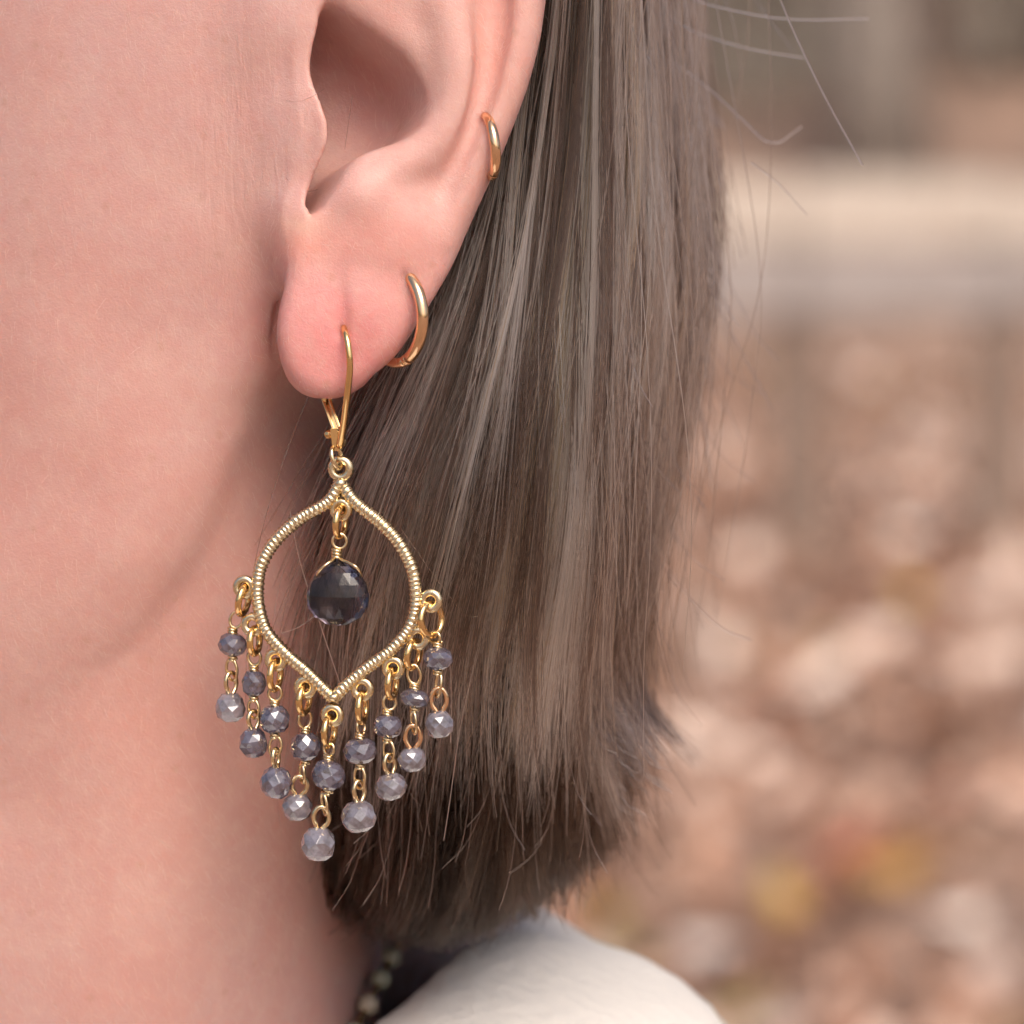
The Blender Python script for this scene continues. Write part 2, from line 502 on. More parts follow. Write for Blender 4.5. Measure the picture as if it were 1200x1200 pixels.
neg = [(-1500, -200), (-1500, 600), (-1100, 1200), (1100, -400), (1050, 300), (800, 900), (750, 1300), (150, -1700), (-1000, -1400), (-950, 1000)]
fit = tps_fit([(a, c) for a, c, d in side] + outl + neg,
              np.array([((CY - d) / CY) ** 2 for a, c, d in side] + [0.0] * len(outl) + [-0.6] * len(neg)))

AX = axis((-1400, -200, 45), (-200, 200, 12), (200, 310, 7), (310, 660, 3.6), (660, 900, 20))
AY = axis((-110, 250, 3.8), (250, 500, 12), (500, 1960, 45))
AV = axis((-1420, -340, 45), (-340, -120, 10), (-120, 480, 3.8), (480, 800, 8), (800, 1250, 16), (1250, 1500, 45))
X2, V2 = np.meshgrid(AX, AV, indexing='ij')
Q = tps_eval(fit, X2, V2) * CY ** 2
# the jaw edge: the neck steps back behind it
jaw = spline([(305, 455), (264, 555), (224, 645), (164, 732), (82, 798), (-40, 858), (-220, 900)], 40)
jd = np.full(X2.shape, 1e9); jside = np.zeros(X2.shape)
for a_, b_ in zip(jaw[:-1], jaw[1:]):
    e_ = b_ - a_; h_ = np.clip(((X2 - a_[0]) * e_[0] + (V2 - a_[1]) * e_[1]) / (e_ @ e_), 0, 1)
    dx_, dv_ = X2 - a_[0] - e_[0] * h_, V2 - a_[1] - e_[1] * h_
    dd_ = np.hypot(dx_, dv_); m_ = dd_ < jd
    jside[m_] = np.sign(dv_ * -e_[0] + dx_ * e_[1])[m_]; jd[m_] = dd_[m_]
jd = jd * jside
st_ = np.clip(jd / 34 + .35, 0, 1); st_ = st_ * st_ * (3 - 2 * st_)
rec = 8 * st_ * np.exp(-np.maximum(jd, 0) / 170.0) * np.clip((V2 - 440) / 90, 0, 1) * np.clip((X2 + 60) / 240, 0, 1)
Q = np.where(Q > 0, (np.sqrt(np.maximum(Q, 0)) - rec * np.clip(Q / CY ** 2 * 4, 0, 1)) ** 2, Q)
sq = np.sqrt(np.maximum(Q, 0))
F = np.empty((len(AX), len(AY), len(AV)), np.float32)
for j, y in enumerate(AY):
    yr = abs(y - CY)
    F[:, j, :] = (yr * yr - Q) / (yr + sq + 120)

# --- the ear
ix = np.where((AX > 215) & (AX < 690))[0]; iy = np.where(AY < 330)[0]; iv = np.where((AV > -330) & (AV < 500))[0]
ex, ey, ev = AX[ix], AY[iy], AV[iv]
EX2, EV2 = np.meshgrid(ex, ev, indexing='ij')
X = EX2[:, None, :].astype(np.float32); V = EV2[:, None, :].astype(np.float32); Y = ey[None, :, None].astype(np.float32)
outline = spline([(335, 330), (326, 385), (334, 432), (356, 458), (386, 467), (418, 456), (446, 430), (474, 400), (500, 363), (528, 315), (555, 255), (580, 200), (602, 145), (621, 85), (634, 25),
                  (640, -60), (632, -150), (598, -235), (535, -278), (462, -272), (408, -215), (392, -130), (388, -50), (372, 60), (372, 200), (345, 270)], 90, True)
plate_y = (16 + 0.10 * (X - 450) - 0.03 * (V - 200)).astype(np.float32)
po = poly_sdf(outline, EX2, EV2)[:, None, :].astype(np.float32)
thick = 25.0 + 9 * np.exp(-((V - 390) / 90) ** 2)
rr_ = 22.0
a_ = po + rr_; b_ = np.abs(Y - plate_y) - thick + rr_
ear = np.minimum(np.maximum(a_, b_), 0) + np.sqrt(np.maximum(a_, 0) ** 2 + np.maximum(b_, 0) ** 2) - rr_
def ep(pts, n, dy=0.0):
    p = spline([(a, c) for a, c in pts], n)
    y = 16 + 0.10 * (p[:, 0] - 450) - 0.03 * (p[:, 1] - 200) + dy
    return np.stack([p[:, 0], y, p[:, 1]], 1)
# helix rim
hp = ep([(398, -110), (412, -195), (462, -246), (530, -252), (584, -215), (610, -140), (616, -55), (612, 20), (600, 80), (582, 135), (560, 188), (540, 235), (520, 280)], 26, -20)
hr = np.interp(np.linspace(0, 1, 26), [0, .1, .55, .75, .88, 1], [18, 24, 25, 22, 16, 6])
ear = smin(ear, chain(hp, hr, X, Y, V), 16)
# antihelix and antitragus ridge
ap = ep([(440, -190), (480, -110), (505, -50), (524, 10), (537, 65), (537, 108), (524, 148), (498, 178), (462, 200), (432, 216)], 20, -14)
ar = np.interp(np.linspace(0, 1, 20), [0, .3, .6, .8, 1], [20, 26, 34, 28, 24])
ear = smin(ear, chain(ap, ar, X, Y, V), 18)
cp = ep([(392, -38), (430, -22), (475, -14), (520, 6)], 8, 8)
ear = smin(ear, chain(cp, np.linspace(26, 30, 8), X, Y, V), 26)
ear = smin(ear, ellip((424, 6, 232), (34, 36, 30), X, Y, V), 20)
# scapha furrow between the rims, running out towards the lobe
gp = ep([(455, -205), (520, -205), (563, -160), (574, -90), (577, -20), (575, 50), (566, 105), (552, 150), (534, 190), (512, 228), (500, 250)], 22, -34)
gr = np.interp(np.linspace(0, 1, 22), [0, .2, .55, .75, .9, 1], [14, 20, 21, 12, 4, 1])
ear = smax(ear, -chain(gp, gr, X, Y, V), 14)
ear = smin(ear, ellip((446, 12, 272), (72, 40, 66), X, Y, V), 28)
# lobe cushions either side of the piercing crease
ear = smin(ear, ellip((364, 12, 392), (36, 40, 70), X, Y, V), 12)
ear = smin(ear, ellip((428, 10, 364), (50, 40, 68), X, Y, V), 14)
ear = smin(ear, ellip((385, 22, 432), (46, 34, 32), X, Y, V), 14)
# bulk joining the ear to the head
conP = spline([(393, 0), (381, 28), (374, 60), (374, 86), (380, 112), (387, 142), (387, 163), (380, 190), (369, 220), (363, 240), (366, 252), (377, 243), (391, 223), (404, 201), (416, 187),
               (434, 176), (460, 167), (482, 158), (499, 142), (508, 118), (504, 92), (487, 64), (457, 40), (424, 18)], 44, True)
pc0 = poly_sdf(conP, EX2, EV2)[:, None, :].astype(np.float32)
pc = np.empty((len(ex), len(ey), len(ev)), np.float32)          # the bowl undercuts the tragus and antitragus as it deepens
for j, y in enumerate(ey):
    dsh = min(max(y + 12, 0), 190)
    pc[:, j, :] = poly_sdf(conP, EX2 + 0.42 * dsh, EV2 - 0.26 * dsh)
bulk = np.maximum(pc0 - 16, np.abs(Y - 130) - 110)
ear = smin(ear, bulk, 30)
bulk2 = chain(np.array([(470, 150, -180), (450, 150, 60), (430, 140, 230), (410, 120, 330)], float), [70, 60, 50, 26], X, Y, V)
ear = smin(ear, bulk2, 30)
body = F[np.ix_(ix, iy, iv)]
# tragus and the slope in front of the ear
trag = smin(ellip((352, 56, 148), (40, 52, 95), X, Y, V), ellip((345, 62, 20), (46, 52, 80), X, Y, V), 25)
front = ellip((348, 58, 285), (34, 58, 62), X, Y, V)
lobe_gate = np.clip((V - 300) / 60, 0, 1)
kk = 34 - 26 * lobe_gate
comb = smin(body, trag, 75)
comb = smin(comb, front, 40)
comb = smin(comb, ear, kk)
# concha bowl
ang = np.clip(((X - 440) * 0.55 - (V - 90) * 0.83) / 60, 0, 1)          # 1 towards the upper rear wall
floor = 128 + 0.10 * (450 - X) - 0.10 * (V - 120)
cav = smax(pc, (Y - floor), 46)
comb = smax(comb, -cav, 10 + 14 * ang)
# crease down from the piercing
cr_p = np.array([(399, -32, 300), (400, -33, 340), (402, -31, 386)], float)
comb = smax(comb, -chain(cr_p, [2, 6, 7.5], X, Y, V), 9)
cr_q = np.array([(472, -30, 316), (476, -30, 321)], float)
comb = smax(comb, -chain(cr_q, [4, 4], X, Y, V), 8)
# crease under the antitragus and fold in front of the lobe
cr_f = np.array([(322, 92, 355), (321, 100, 400), (328, 106, 436), (350, 112, 470)], float)
comb = smax(comb, -chain(cr_f, [3, 8, 10, 8], X, Y, V), 10)
F[np.ix_(ix, iy, iv)] = comb

bv, bq = surface_nets(AX, AY, AV, F)
bv = lap_smooth(bv, bq, 3)
# surface nets axes are X, Y, V (left handed against metres), so flip the winding
bq = bq[:, ::-1]
del F, comb, ear

def gauss(x, v, cx, cv, sx, sv): return np.exp(-((x - cx) / sx) ** 2 - ((v - cv) / sv) ** 2)
bx_, by_, bvv = bv[:, 0], bv[:, 1], bv[:, 2]
skin = np.tile(np.array([0.565, 0.335, 0.305]), (len(bv), 1))
def tint(w, c):
    global skin
    w = np.clip(w, 0, 1)[:, None]; skin = skin * (1 - w) + np.array(c) * w
tint(0.55 * gauss(bx_, bvv, 40, 480, 190, 330), (0.55, 0.285, 0.24))
tint(0.6 * gauss(bx_, bvv, 150, 950, 320, 320), (0.51, 0.265, 0.215))
near = np.clip((150 - by_) / 60, 0, 1)
tint(0.8 * near * np.clip((bx_ - 330) / 60, 0, 1), (0.62, 0.35, 0.31))
tint(1.0 * near * gauss(bx_, bvv, 405, 395, 100, 95), (0.63, 0.215, 0.21))
tint(0.6 * near * gauss(bx_, bvv, 350, 285, 45, 26), (0.66, 0.26, 0.19))
tint(0.5 * near * gauss(bx_, bvv, 430, 275, 60, 26), (0.66, 0.28, 0.235))
tint(0.5 * near * gauss(bx_, bvv, 480, 300, 40, 50), (0.68, 0.30, 0.26))
tint(0.35 * near * gauss(bx_, bvv, 355, 262, 30, 14), (0.70, 0.46, 0.32))
tint(0.7 * near * gauss(bx_, bvv, 585, 40, 34, 110), (0.66, 0.30, 0.25))
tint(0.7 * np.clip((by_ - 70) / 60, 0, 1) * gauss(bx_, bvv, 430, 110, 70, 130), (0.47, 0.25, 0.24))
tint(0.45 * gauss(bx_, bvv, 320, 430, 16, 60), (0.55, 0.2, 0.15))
for hx, hv in ((403, 384), (475, 319), (563, 139)):
    tint(0.8 * near * gauss(bx_, bvv, hx, hv, 5, 6), (0.36, 0.11, 0.09))
wr = gauss(bx_, bvv, 285, 190, 70, 190)

sm, nt, b = mat_new('skin')
at = nd(nt, 'ShaderNodeAttribute', attribute_name='skin_tone')
aw = nd(nt, 'ShaderNodeAttribute', attribute_name='wrinkle')
tc = nd(nt, 'ShaderNodeTexCoord')
def mixc(fac, c1, c2, mode='MIX'):
    mm = nd(nt, 'ShaderNodeMix', data_type='RGBA', blend_type=mode)
    if isinstance(fac, (int, float)): mm.inputs[0].default_value = fac
    else: nt.links.new(fac, mm.inputs[0])
    for i, c in ((6, c1), (7, c2)):
        if isinstance(c, tuple): mm.inputs[i].default_value = (*c, 1)
        else: nt.links.new(c, mm.inputs[i])
    return mm.outputs[2]
def ramp(src, p0, p1, lo=0.0, hi=1.0):
    r = nd(nt, 'ShaderNodeMapRange'); r.inputs[1].default_value = p0; r.inputs[2].default_value = p1; r.inputs[3].default_value = lo; r.inputs[4].default_value = hi
    nt.links.new(src, r.inputs[0]); return r.outputs[0]
def noise(scale, det=3.0, rough=0.5, vec=None, dist=0.0):
    n = nd(nt, 'ShaderNodeTexNoise', Scale=scale, Detail=det, Roughness=rough, Distortion=dist)
    nt.links.new(vec or tc.outputs['Object'], n.inputs['Vector']); return n.outputs['Fac']
c = at.outputs['Color']
c = mixc(ramp(noise(420, 4, .6), .44, .66, 0, .22), c, (0.54, 0.235, 0.195))
c = mixc(ramp(noise(640, 4, .6, dist=.4), .46, .68, 0, .20), c, (0.66, 0.45, 0.385))
c = mixc(ramp(noise(75, 3, .55), .42, .66, 0, .30), c, (0.56, 0.25, 0.20))
c = mixc(ramp(noise(110, 3, .5, dist=.5), .5, .72, 0, .22), c, (0.66, 0.44, 0.37))
c = mixc(ramp(noise(1500, 3, .6), .55, .75, 0, .22), c, (0.56, 0.27, 0.19))
vs = nd(nt, 'ShaderNodeTexVoronoi', Scale=260.0); vs.inputs['Randomness'].default_value = 1.0
nt.links.new(tc.outputs['Object'], vs.inputs['Vector'])
c = mixc(ramp(vs.outputs['Distance'], .06, .16, .25, 0), c, (0.42, 0.22, 0.13))
nt.links.new(c, b.inputs['Base Color'])
b.inputs['Roughness'].default_value = 0.43
b.inputs['Specular IOR Level'].default_value = 0.5
b.inputs['Subsurface Weight'].default_value = 1.0
b.inputs['Subsurface Radius'].default_value = (1.0, 0.36, 0.2)
b.inputs['Subsurface Scale'].default_value = 0.0011
mp = nd(nt, 'ShaderNodeMapping'); mp.inputs['Scale'].default_value = (1.0, 1.0, 0.13); mp.inputs['Rotation'].default_value = (0, math.radians(-7), 0)
nt.links.new(tc.outputs['Object'], mp.inputs['Vector'])
wn_ = noise(1250, 3, .55, mp.outputs[0], .6)
b.subsurface_method = 'BURLEY'
mw = nd(nt, 'ShaderNodeMath', operation='MULTIPLY'); nt.links.new(wn_, mw.inputs[0]); nt.links.new(aw.outputs['Fac'], mw.inputs[1])
vp = nd(nt, 'ShaderNodeTexVoronoi', Scale=2300.0); nt.links.new(tc.outputs['Object'], vp.inputs['Vector'])
m1 = nd(nt, 'ShaderNodeMath', operation='MULTIPLY_ADD'); nt.links.new(vp.outputs['Distance'], m1.inputs[0]); m1.inputs[1].default_value = .35; nt.links.new(noise(5200, 3, .6), m1.inputs[2])
m2 = nd(nt, 'ShaderNodeMath', operation='MULTIPLY_ADD'); nt.links.new(mw.outputs[0], m2.inputs[0]); m2.inputs[1].default_value = 3.2; nt.links.new(m1.outputs[0], m2.inputs[2])
bp = nd(nt, 'ShaderNodeBump', Strength=0.6, Distance=0.00010)
nt.links.new(m2.outputs[0], bp.inputs['Height']); nt.links.new(bp.outputs['Normal'], b.inputs['Normal'])

HO = W(np.array([300.0, 900.0, 0.0]))
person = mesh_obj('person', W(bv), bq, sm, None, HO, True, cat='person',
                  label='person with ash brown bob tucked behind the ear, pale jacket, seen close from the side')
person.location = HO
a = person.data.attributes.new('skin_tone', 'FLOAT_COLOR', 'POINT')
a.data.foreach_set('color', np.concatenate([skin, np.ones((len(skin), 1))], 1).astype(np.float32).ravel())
a = person.data.attributes.new('wrinkle', 'FLOAT', 'POINT')
a.data.foreach_set('value', wr.astype(np.float32))

def person_part(name, v_units, faces, mat, **kw):
    return mesh_obj(name, W(v_units), faces, mat, person, HO, True, **kw)

# ------------------------------------------------------------------ clothing (jacket with soft stand-up collar, trousers)
cloth, nt, b = mat_new('cream_fleece')
b.inputs['Roughness'].default_value = 0.95
la = nd(nt, 'ShaderNodeAttribute', attribute_name='collar_shade'); lx_ = nd(nt, 'ShaderNodeMix', data_type='RGBA')
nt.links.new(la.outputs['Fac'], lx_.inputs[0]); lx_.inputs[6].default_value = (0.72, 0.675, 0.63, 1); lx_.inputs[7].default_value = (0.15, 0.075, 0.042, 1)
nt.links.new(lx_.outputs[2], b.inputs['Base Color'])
b.inputs['Sheen Weight'].default_value = 0.4
tc = nd(nt, 'ShaderNodeTexCoord'); n = nd(nt, 'ShaderNodeTexNoise', Scale=500.0, Detail=5.0)
nt.links.new(tc.outputs['Object'], n.inputs['Vector']); bp = nd(nt, 'ShaderNodeBump', Strength=.6, Distance=.001)
nt.links.new(n.outputs['Fac'], bp.inputs['Height']); nt.links.new(bp.outputs['Normal'], b.inputs['Normal'])
jx = axis((-2200, 300, 70), (300, 1100, 26), (1100, 1900, 70)); jy = axis((-1000, 2900, 65)); jv = axis((1000, 1500, 26), (1500, 8200, 130))
X, Y, V = np.meshgrid(jx, jy, jv, indexing='ij', sparse=True)
# collar roll: ring around the neck, higher at the back
th = np.arctan2(Y - 950, X + 60)
rad = np.sqrt(((X + 60) / 1.0) ** 2 + ((Y - 950) / 1.0) ** 2)
topv = 1262 + 300 * (1 - np.cos(th)) ** 1.3 + 12 * np.sin(5 * th)
out_ = rad - 690 + 14 * np.sin(7 * th)
vtop = V - topv - 120 - 0.42 * np.maximum(out_, 0)
collar = np.sqrt((np.minimum(out_, 0) + np.maximum(out_, 0) * .42) ** 2 + (np.maximum(vtop, 0) * .4 + np.minimum(vtop, 0)) ** 2) - 150
sho = ellip((-60, 950, 2550), (1150, 2150, 1150), X, Y, V)
tor = np.maximum(ellip((-60, 950, 4800), (1250, 1750, 3900), X, Y, V), 1750 - V)
tor = smin(sho, tor, 400)
for s_ in (-1, 1):
    arm = np.array([(-60, 950 + s_ * 1750, 2450), (60, 950 + s_ * 2250, 5200), (-500, 950 + s_ * 2100, 7800)], float)
    tor = smin(tor, chain(arm, [620, 560, 420], X, Y, V), 250)
hole = np.maximum(np.sqrt((X + 60) ** 2 + (Y - 950) ** 2) - 525, V - 2000)
J = smax(smin(collar, tor, 160), -hole, 60) + 16 * np.sin(X * .011 + V * .017 + 2 * np.sin(Y * .006)) + 8 * np.sin(V * .031 - X * .02 + Y * .013)
J = np.maximum(J, V - 8000).astype(np.float32)
v, q = surface_nets(jx, jy, jv, J.copy()); v = lap_smooth(v, q, 3)
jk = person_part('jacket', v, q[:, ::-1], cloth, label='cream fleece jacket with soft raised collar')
la_ = jk.data.attributes.new('collar_shade', 'FLOAT', 'POINT')
la_.data.foreach_set('value', (1 - np.clip((np.hypot(v[:, 0] + 60, v[:, 1] - 950) - 560) / 40, 0, 1)).astype(np.float32))  # inner collar turned brown: shade of the neck gap put into the colour
tr = simple('dark_denim', (0.05, 0.06, 0.09), .85)
tx_ = axis((-1500, 1500, 120)); ty_ = axis((-900, 2800, 120)); tv_ = axis((7400, 18200, 260))
X, Y, V = np.meshgrid(tx_, ty_, tv_, indexing='ij', sparse=True)
T = np.minimum(chain(np.array([(-60, 420, 8300), (-60, 400, 12500), (0, 420, 17700)], float), [980, 760, 600], X, Y, V),
               chain(np.array([(-60, 1480, 8300), (-60, 1500, 12500), (0, 1480, 17700)], float), [980, 760, 600], X, Y, V)).astype(np.float32)
v, q = surface_nets(tx_, ty_, tv_, np.broadcast_to(T, (len(tx_), len(ty_), len(tv_))).copy())
person_part('trousers', v, q[:, ::-1], tr)

# ------------------------------------------------------------------ hair
def hair_mat(name, ramp_stops, rough=0.28, rad_rough=0.5, ior=1.36):
    m = bpy.data.materials.new(name); m.use_nodes = True; nt = m.node_tree
    nt.nodes.remove(nt.nodes['Principled BSDF'])
    h = nt.nodes.new('ShaderNodeBsdfHairPrincipled'); h.parametrization = 'COLOR'
    at = nd(nt, 'ShaderNodeAttribute', attribute_name='tone')
    r = nd(nt, 'ShaderNodeValToRGB'); els = r.color_ramp.elements
    els[0].position, els[0].color = ramp_stops[0][0], (*ramp_stops[0][1], 1)
    els[1].position, els[1].color = ramp_stops[-1][0], (*ramp_stops[-1][1], 1)
    for p_, c_ in ramp_stops[1:-1]:
        e = els.new(p_); e.color = (*c_, 1)
    nt.links.new(at.outputs['Fac'], r.inputs['Fac']); nt.links.new(r.outputs['Color'], h.inputs['Color'])
    h.inputs['Roughness'].default_value = rough; h.inputs['Radial Roughness'].default_value = rad_rough
    h.inputs['Random Roughness'].default_value = .2; h.inputs['IOR'].default_value = ior
    nt.links.new(h.outputs[0], nt.nodes['Material Output'].inputs['Surface'])
    return m
hair_m = hair_mat('ash_brown_hair', [(0, (0.016, 0.009, 0.006)), (.3, (0.06, 0.037, 0.027)), (.6, (0.175, 0.122, 0.097)), (.85, (0.52, 0.425, 0.37)), (.9, (0.27, 0.15, 0.08)), (1, (0.40, 0.25, 0.15))], rough=.25, ior=1.4)
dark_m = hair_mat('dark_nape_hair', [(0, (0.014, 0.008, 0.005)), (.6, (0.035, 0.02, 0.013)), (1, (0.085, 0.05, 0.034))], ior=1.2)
fuzz_m = hair_mat('pale_fuzz', [(0, (0.65, 0.5, 0.4)), (1, (0.8, 0.68, 0.58))])

def curves_obj(name, P, radius, tone, mat, parent=person, origin=HO, **kw):
    """P: strands x points x 3 in metres"""
    n, m, _ = P.shape
    c = bpy.data.hair_curves.new(name)
    c.add_curves([m] * n)
    c.attributes['position'].data.foreach_set('vector', (P - np.asarray(origin)).astype(np.float32).ravel())
    ra = c.attributes.get('radius') or c.attributes.new('radius', 'FLOAT', 'POINT')
    ra.data.foreach_set('value', np.broadcast_to(radius, (n, m)).astype(np.float32).ravel())
    ta = c.attributes.new('tone', 'FLOAT', 'POINT')
    ta.data.foreach_set('value', np.repeat(np.asarray(tone, np.float32), m))
    c.materials.append(mat)
    o = bpy.data.objects.new(name, c)
    return link(o, parent, **kw)

# guides: (photo x, photo y, depth) from the front edge behind the ear round to the back of the head
G = [
    [(608, -70, 175), (560, 150, 190), (500, 330, 185), (440, 470, 165), (385, 600, 175), (352, 730, 220), (350, 880, 280)],
    [(625, -70, 150), (580, 150, 160), (540, 330, 140), (490, 470, 115), (440, 600, 115), (408, 740, 160), (405, 980, 270)],
    [(645, -70, 120), (612, 150, 120), (580, 330, 95), (545, 470, 75), (505, 610, 75), (470, 760, 115), (455, 1010, 260)],
    [(668, -70, 110), (645, 150, 105), (622, 330, 80), (598, 470, 58), (570, 620, 55), (538, 780, 95), (510, 1000, 250)],
    [(690, -70, 115), (674, 150, 108), (657, 330, 88), (640, 470, 68), (618, 630, 68), (592, 790, 110), (575, 1000, 260)],
    [(710, -70, 150), (702, 150, 145), (692, 330, 128), (682, 470, 112), (666, 640, 118), (648, 800, 165), (645, 1000, 300)],
    [(730, -70, 230), (738, 150, 230), (736, 330, 220), (722, 470, 215), (698, 650, 225), (682, 800, 260), (712, 950, 350)],
    [(750, -70, 370), (764, 150, 375), (766, 330, 380), (744, 470, 385), (712, 650, 400), (694, 790, 430), (768, 900, 480)],
    [(770, -70, 560), (788, 150, 570), (792, 330, 580), (764, 470, 590), (728, 650, 600), (708, 790, 620), (782, 886, 660)],
    [(788, -70, 820), (810, 150, 830), (814, 330, 840), (780, 470, 850), (742, 650, 860), (720, 790, 870), (764, 868, 890)],
]
G = np.array(G, float)[:, :, [0, 2, 1]]
NG = len(G)
M = 16
GT = np.stack([np.stack([np.interp(np.linspace(0, 1, 60), np.linspace(0, 1, 60), spline(g, 60)[:, k]) for k in range(3)], 1) for g in G])   # NG x 60 x 3
def guide_at(u, t):
    """u: n, t: n x M (0..1.2) -> n x M x 3"""
    u = np.clip(u, 0, NG - 1.001); i = u.astype(int); f = (u - i)[:, None, None]
    ti = np.clip(t, 0, 1) * 59; j = np.minimum(ti.astype(int), 58); g = (ti - j)[..., None]
    def ev(ii):
        A = GT[ii[:, None], j]; B = GT[ii[:, None], j + 1]
        ext = (np.clip(t - 1, 0, None) * 59)[..., None] * (GT[ii, 59] - GT[ii, 58])[:, None]
        return A + (B - A) * g + ext
    return ev(i) * (1 - f) + ev(i + 1) * f
def guide_at_t(u, t):
    u = np.clip(np.broadcast_to(u, t.shape), 0, NG - 1.001); i = u.astype(int); f = (u - i)[..., None]
    ti = np.clip(t, 0, 1) * 59; j = np.minimum(ti.astype(int), 58); g = (ti - j)[..., None]
    def ev(ii):
        A = GT[ii, j]; B = GT[ii, j + 1]
        ext = (np.clip(t - 1, 0, None) * 59)[..., None] * (GT[ii, 59] - GT[ii, 58])
        return A + (B - A) * g + ext
    return ev(i) * (1 - f) + ev(i + 1) * f
def to_world(P):
    k = (FOCUS + P[..., 1] * S) / FOCUS
    out = np.stack([600 + (P[..., 0] - 600) * k, P[..., 1], 75 + (P[..., 2] - 75) * k], -1)
    return W(out)

def make_locks(n_locks, per, u_rng, end_fn, depth_rng, spread, wob, tone_fn, frizz, tip_spread=0.45, r0=0.000042, start=0.0, name='hair', mat=hair_m, drift_s=.45, **kw):
    Ps, Tn = [], []
    for l in range(n_locks):
        u0 = u_pick(*u_rng); n = max(4, int(per * rng.uniform(.4, 1.6)))
        te = end_fn(u0)
        sx = spread * rng.uniform(.5, 1.5)
        ph = rng.uniform(0, 6.28, 3); fr = rng.uniform(1.5, 3.5)
        dd = rng.uniform(*depth_rng); drift = rng.normal(0, drift_s)
        if u0 > 7.2: drift = -abs(drift)
        if u0 < 1.0: drift = abs(drift)
        tone0 = tone_fn(u0) - .40 * np.clip(dd / 110, 0, 1)  # deeper locks get darker: shade between locks put into the tone
        t_end = np.clip(te + rng.normal(0, .028, n) - np.abs(rng.normal(0, .03, n)), .25, 1.22)
        st = start + rng.uniform(0, .06, n)
        s = np.linspace(0, 1, M)[None]
        t = st[:, None] + (t_end - st)[:, None] * s
        P = guide_at_t(u0 + rng.normal(0, .035, n)[:, None] + drift * np.clip(t, 0, 1.1) ** 1.5 + rng.normal(0, .10, (n, 1)) * s ** 2, t)
        ox = rng.normal(0, 1, (n, 1)); oy = rng.normal(0, 1, (n, 1))
        taper = 1 - (1 - tip_spread) * s ** 1.3
        bulge = 1 + .35 * np.sin(s * math.pi + ph[0])
        P[..., 0] += ox * sx * taper * bulge + wob * np.sin(fr * t * 2.2 + ph[1]) * (0.3 + t)
        P[..., 1] += dd + oy * sx * .9 * taper + wob * .6 * np.sin(fr * t * 2 + ph[2]) * (.3 + t)
        # a lock swings as one; single hairs leave it
        sw = rng.normal(0, 20) * s ** 2
        stray = (rng.random((n, 1)) < .11) * rng.normal(0, 30, (n, 1)) * s ** 2.2
        P[..., 0] += sw + stray + frizz * rng.normal(0, 1, (n, 1)) * s ** 1.5 * 6 + frizz * np.sin(s * rng.uniform(4, 11, (n, 1)) + rng.uniform(0, 6.28, (n, 1))) * 1.6
        P[..., 1] += frizz * rng.normal(0, 1, (n, 1)) * s ** 1.5 * 6 + rng.normal(0, 1, (n, 1)) * stray * .4
        Ps.append(P); Tn.append(np.clip(tone0 + rng.normal(0, .07, n), 0, 1))
    P = np.concatenate(Ps); T = np.concatenate(Tn)
    rad = r0 * rng.uniform(.75, 1.25, (len(P), 1)) * (1 - .6 * np.linspace(0, 1, M)[None] ** 5)
    return curves_obj(name, to_world(P), rad, T, mat, kind='stuff', **kw)

_ph = rng.uniform(0, 6.28, 6)
def tone_outer(u):
    # streaks run along the hair: neighbouring locks share their colour
    st = .5 * math.sin(u * 6.3 + _ph[0]) + .35 * math.sin(u * 11.7 + _ph[1]) + .35 * math.sin(u * 19.1 + _ph[2])
    t = np.interp(u, [0, 1.5, 2.6, 3.4, 4.5, 6, 9], [.24, .30, .48, .58, .52, .42, .36]) + .34 * st + rng.normal(0, .10)
    if 2.4 < u < 7 and math.sin(u * 9.1 + _ph[3]) > .62 and rng.random() < .6: return rng.uniform(.9, 1.0)
    return np.clip(.47 + (t - .47) * 1.9, .0, .86)
def u_pick(a, b):
    while True:
        u = rng.uniform(a, b)
        if rng.random() < np.interp(u, [0, 1, 6.5, 9], [.6, 1, 1, .30]): return u
def end_mid(u):
    a, b = np.interp(u, [0, 2, 3, 5, 6.5, 9], [.70, .66, .62, .68, .78, .80]), np.interp(u, [0, 2, 3, 5, 6.5, 9], [.92, .86, .80, .86, .99, 1.0])
    return rng.uniform(a, b) if rng.random() < .88 else rng.uniform(b, b + .1)
def end_top(u): return rng.uniform(.52, .76) + .03 * (u - 3)
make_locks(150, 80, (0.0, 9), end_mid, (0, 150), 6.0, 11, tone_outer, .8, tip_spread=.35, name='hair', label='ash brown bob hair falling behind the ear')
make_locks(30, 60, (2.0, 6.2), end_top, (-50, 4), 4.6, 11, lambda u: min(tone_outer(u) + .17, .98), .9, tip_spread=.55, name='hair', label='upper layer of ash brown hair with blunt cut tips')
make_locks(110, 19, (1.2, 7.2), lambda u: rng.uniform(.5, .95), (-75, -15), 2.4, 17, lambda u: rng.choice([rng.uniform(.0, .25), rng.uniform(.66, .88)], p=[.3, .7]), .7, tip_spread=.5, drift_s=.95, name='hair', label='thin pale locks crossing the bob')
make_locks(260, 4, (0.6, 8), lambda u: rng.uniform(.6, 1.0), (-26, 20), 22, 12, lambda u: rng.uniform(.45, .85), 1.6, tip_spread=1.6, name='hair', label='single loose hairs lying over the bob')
# thin see-through wisps over the neck at the front edge
make_locks(24, 12, (0, 1.2), lambda u: rng.uniform(.62, .95), (-20, 40), 12, 7, lambda u: .5, 1.6, tip_spread=1.0, name='hair', label='thin wisps of hair over the neck')
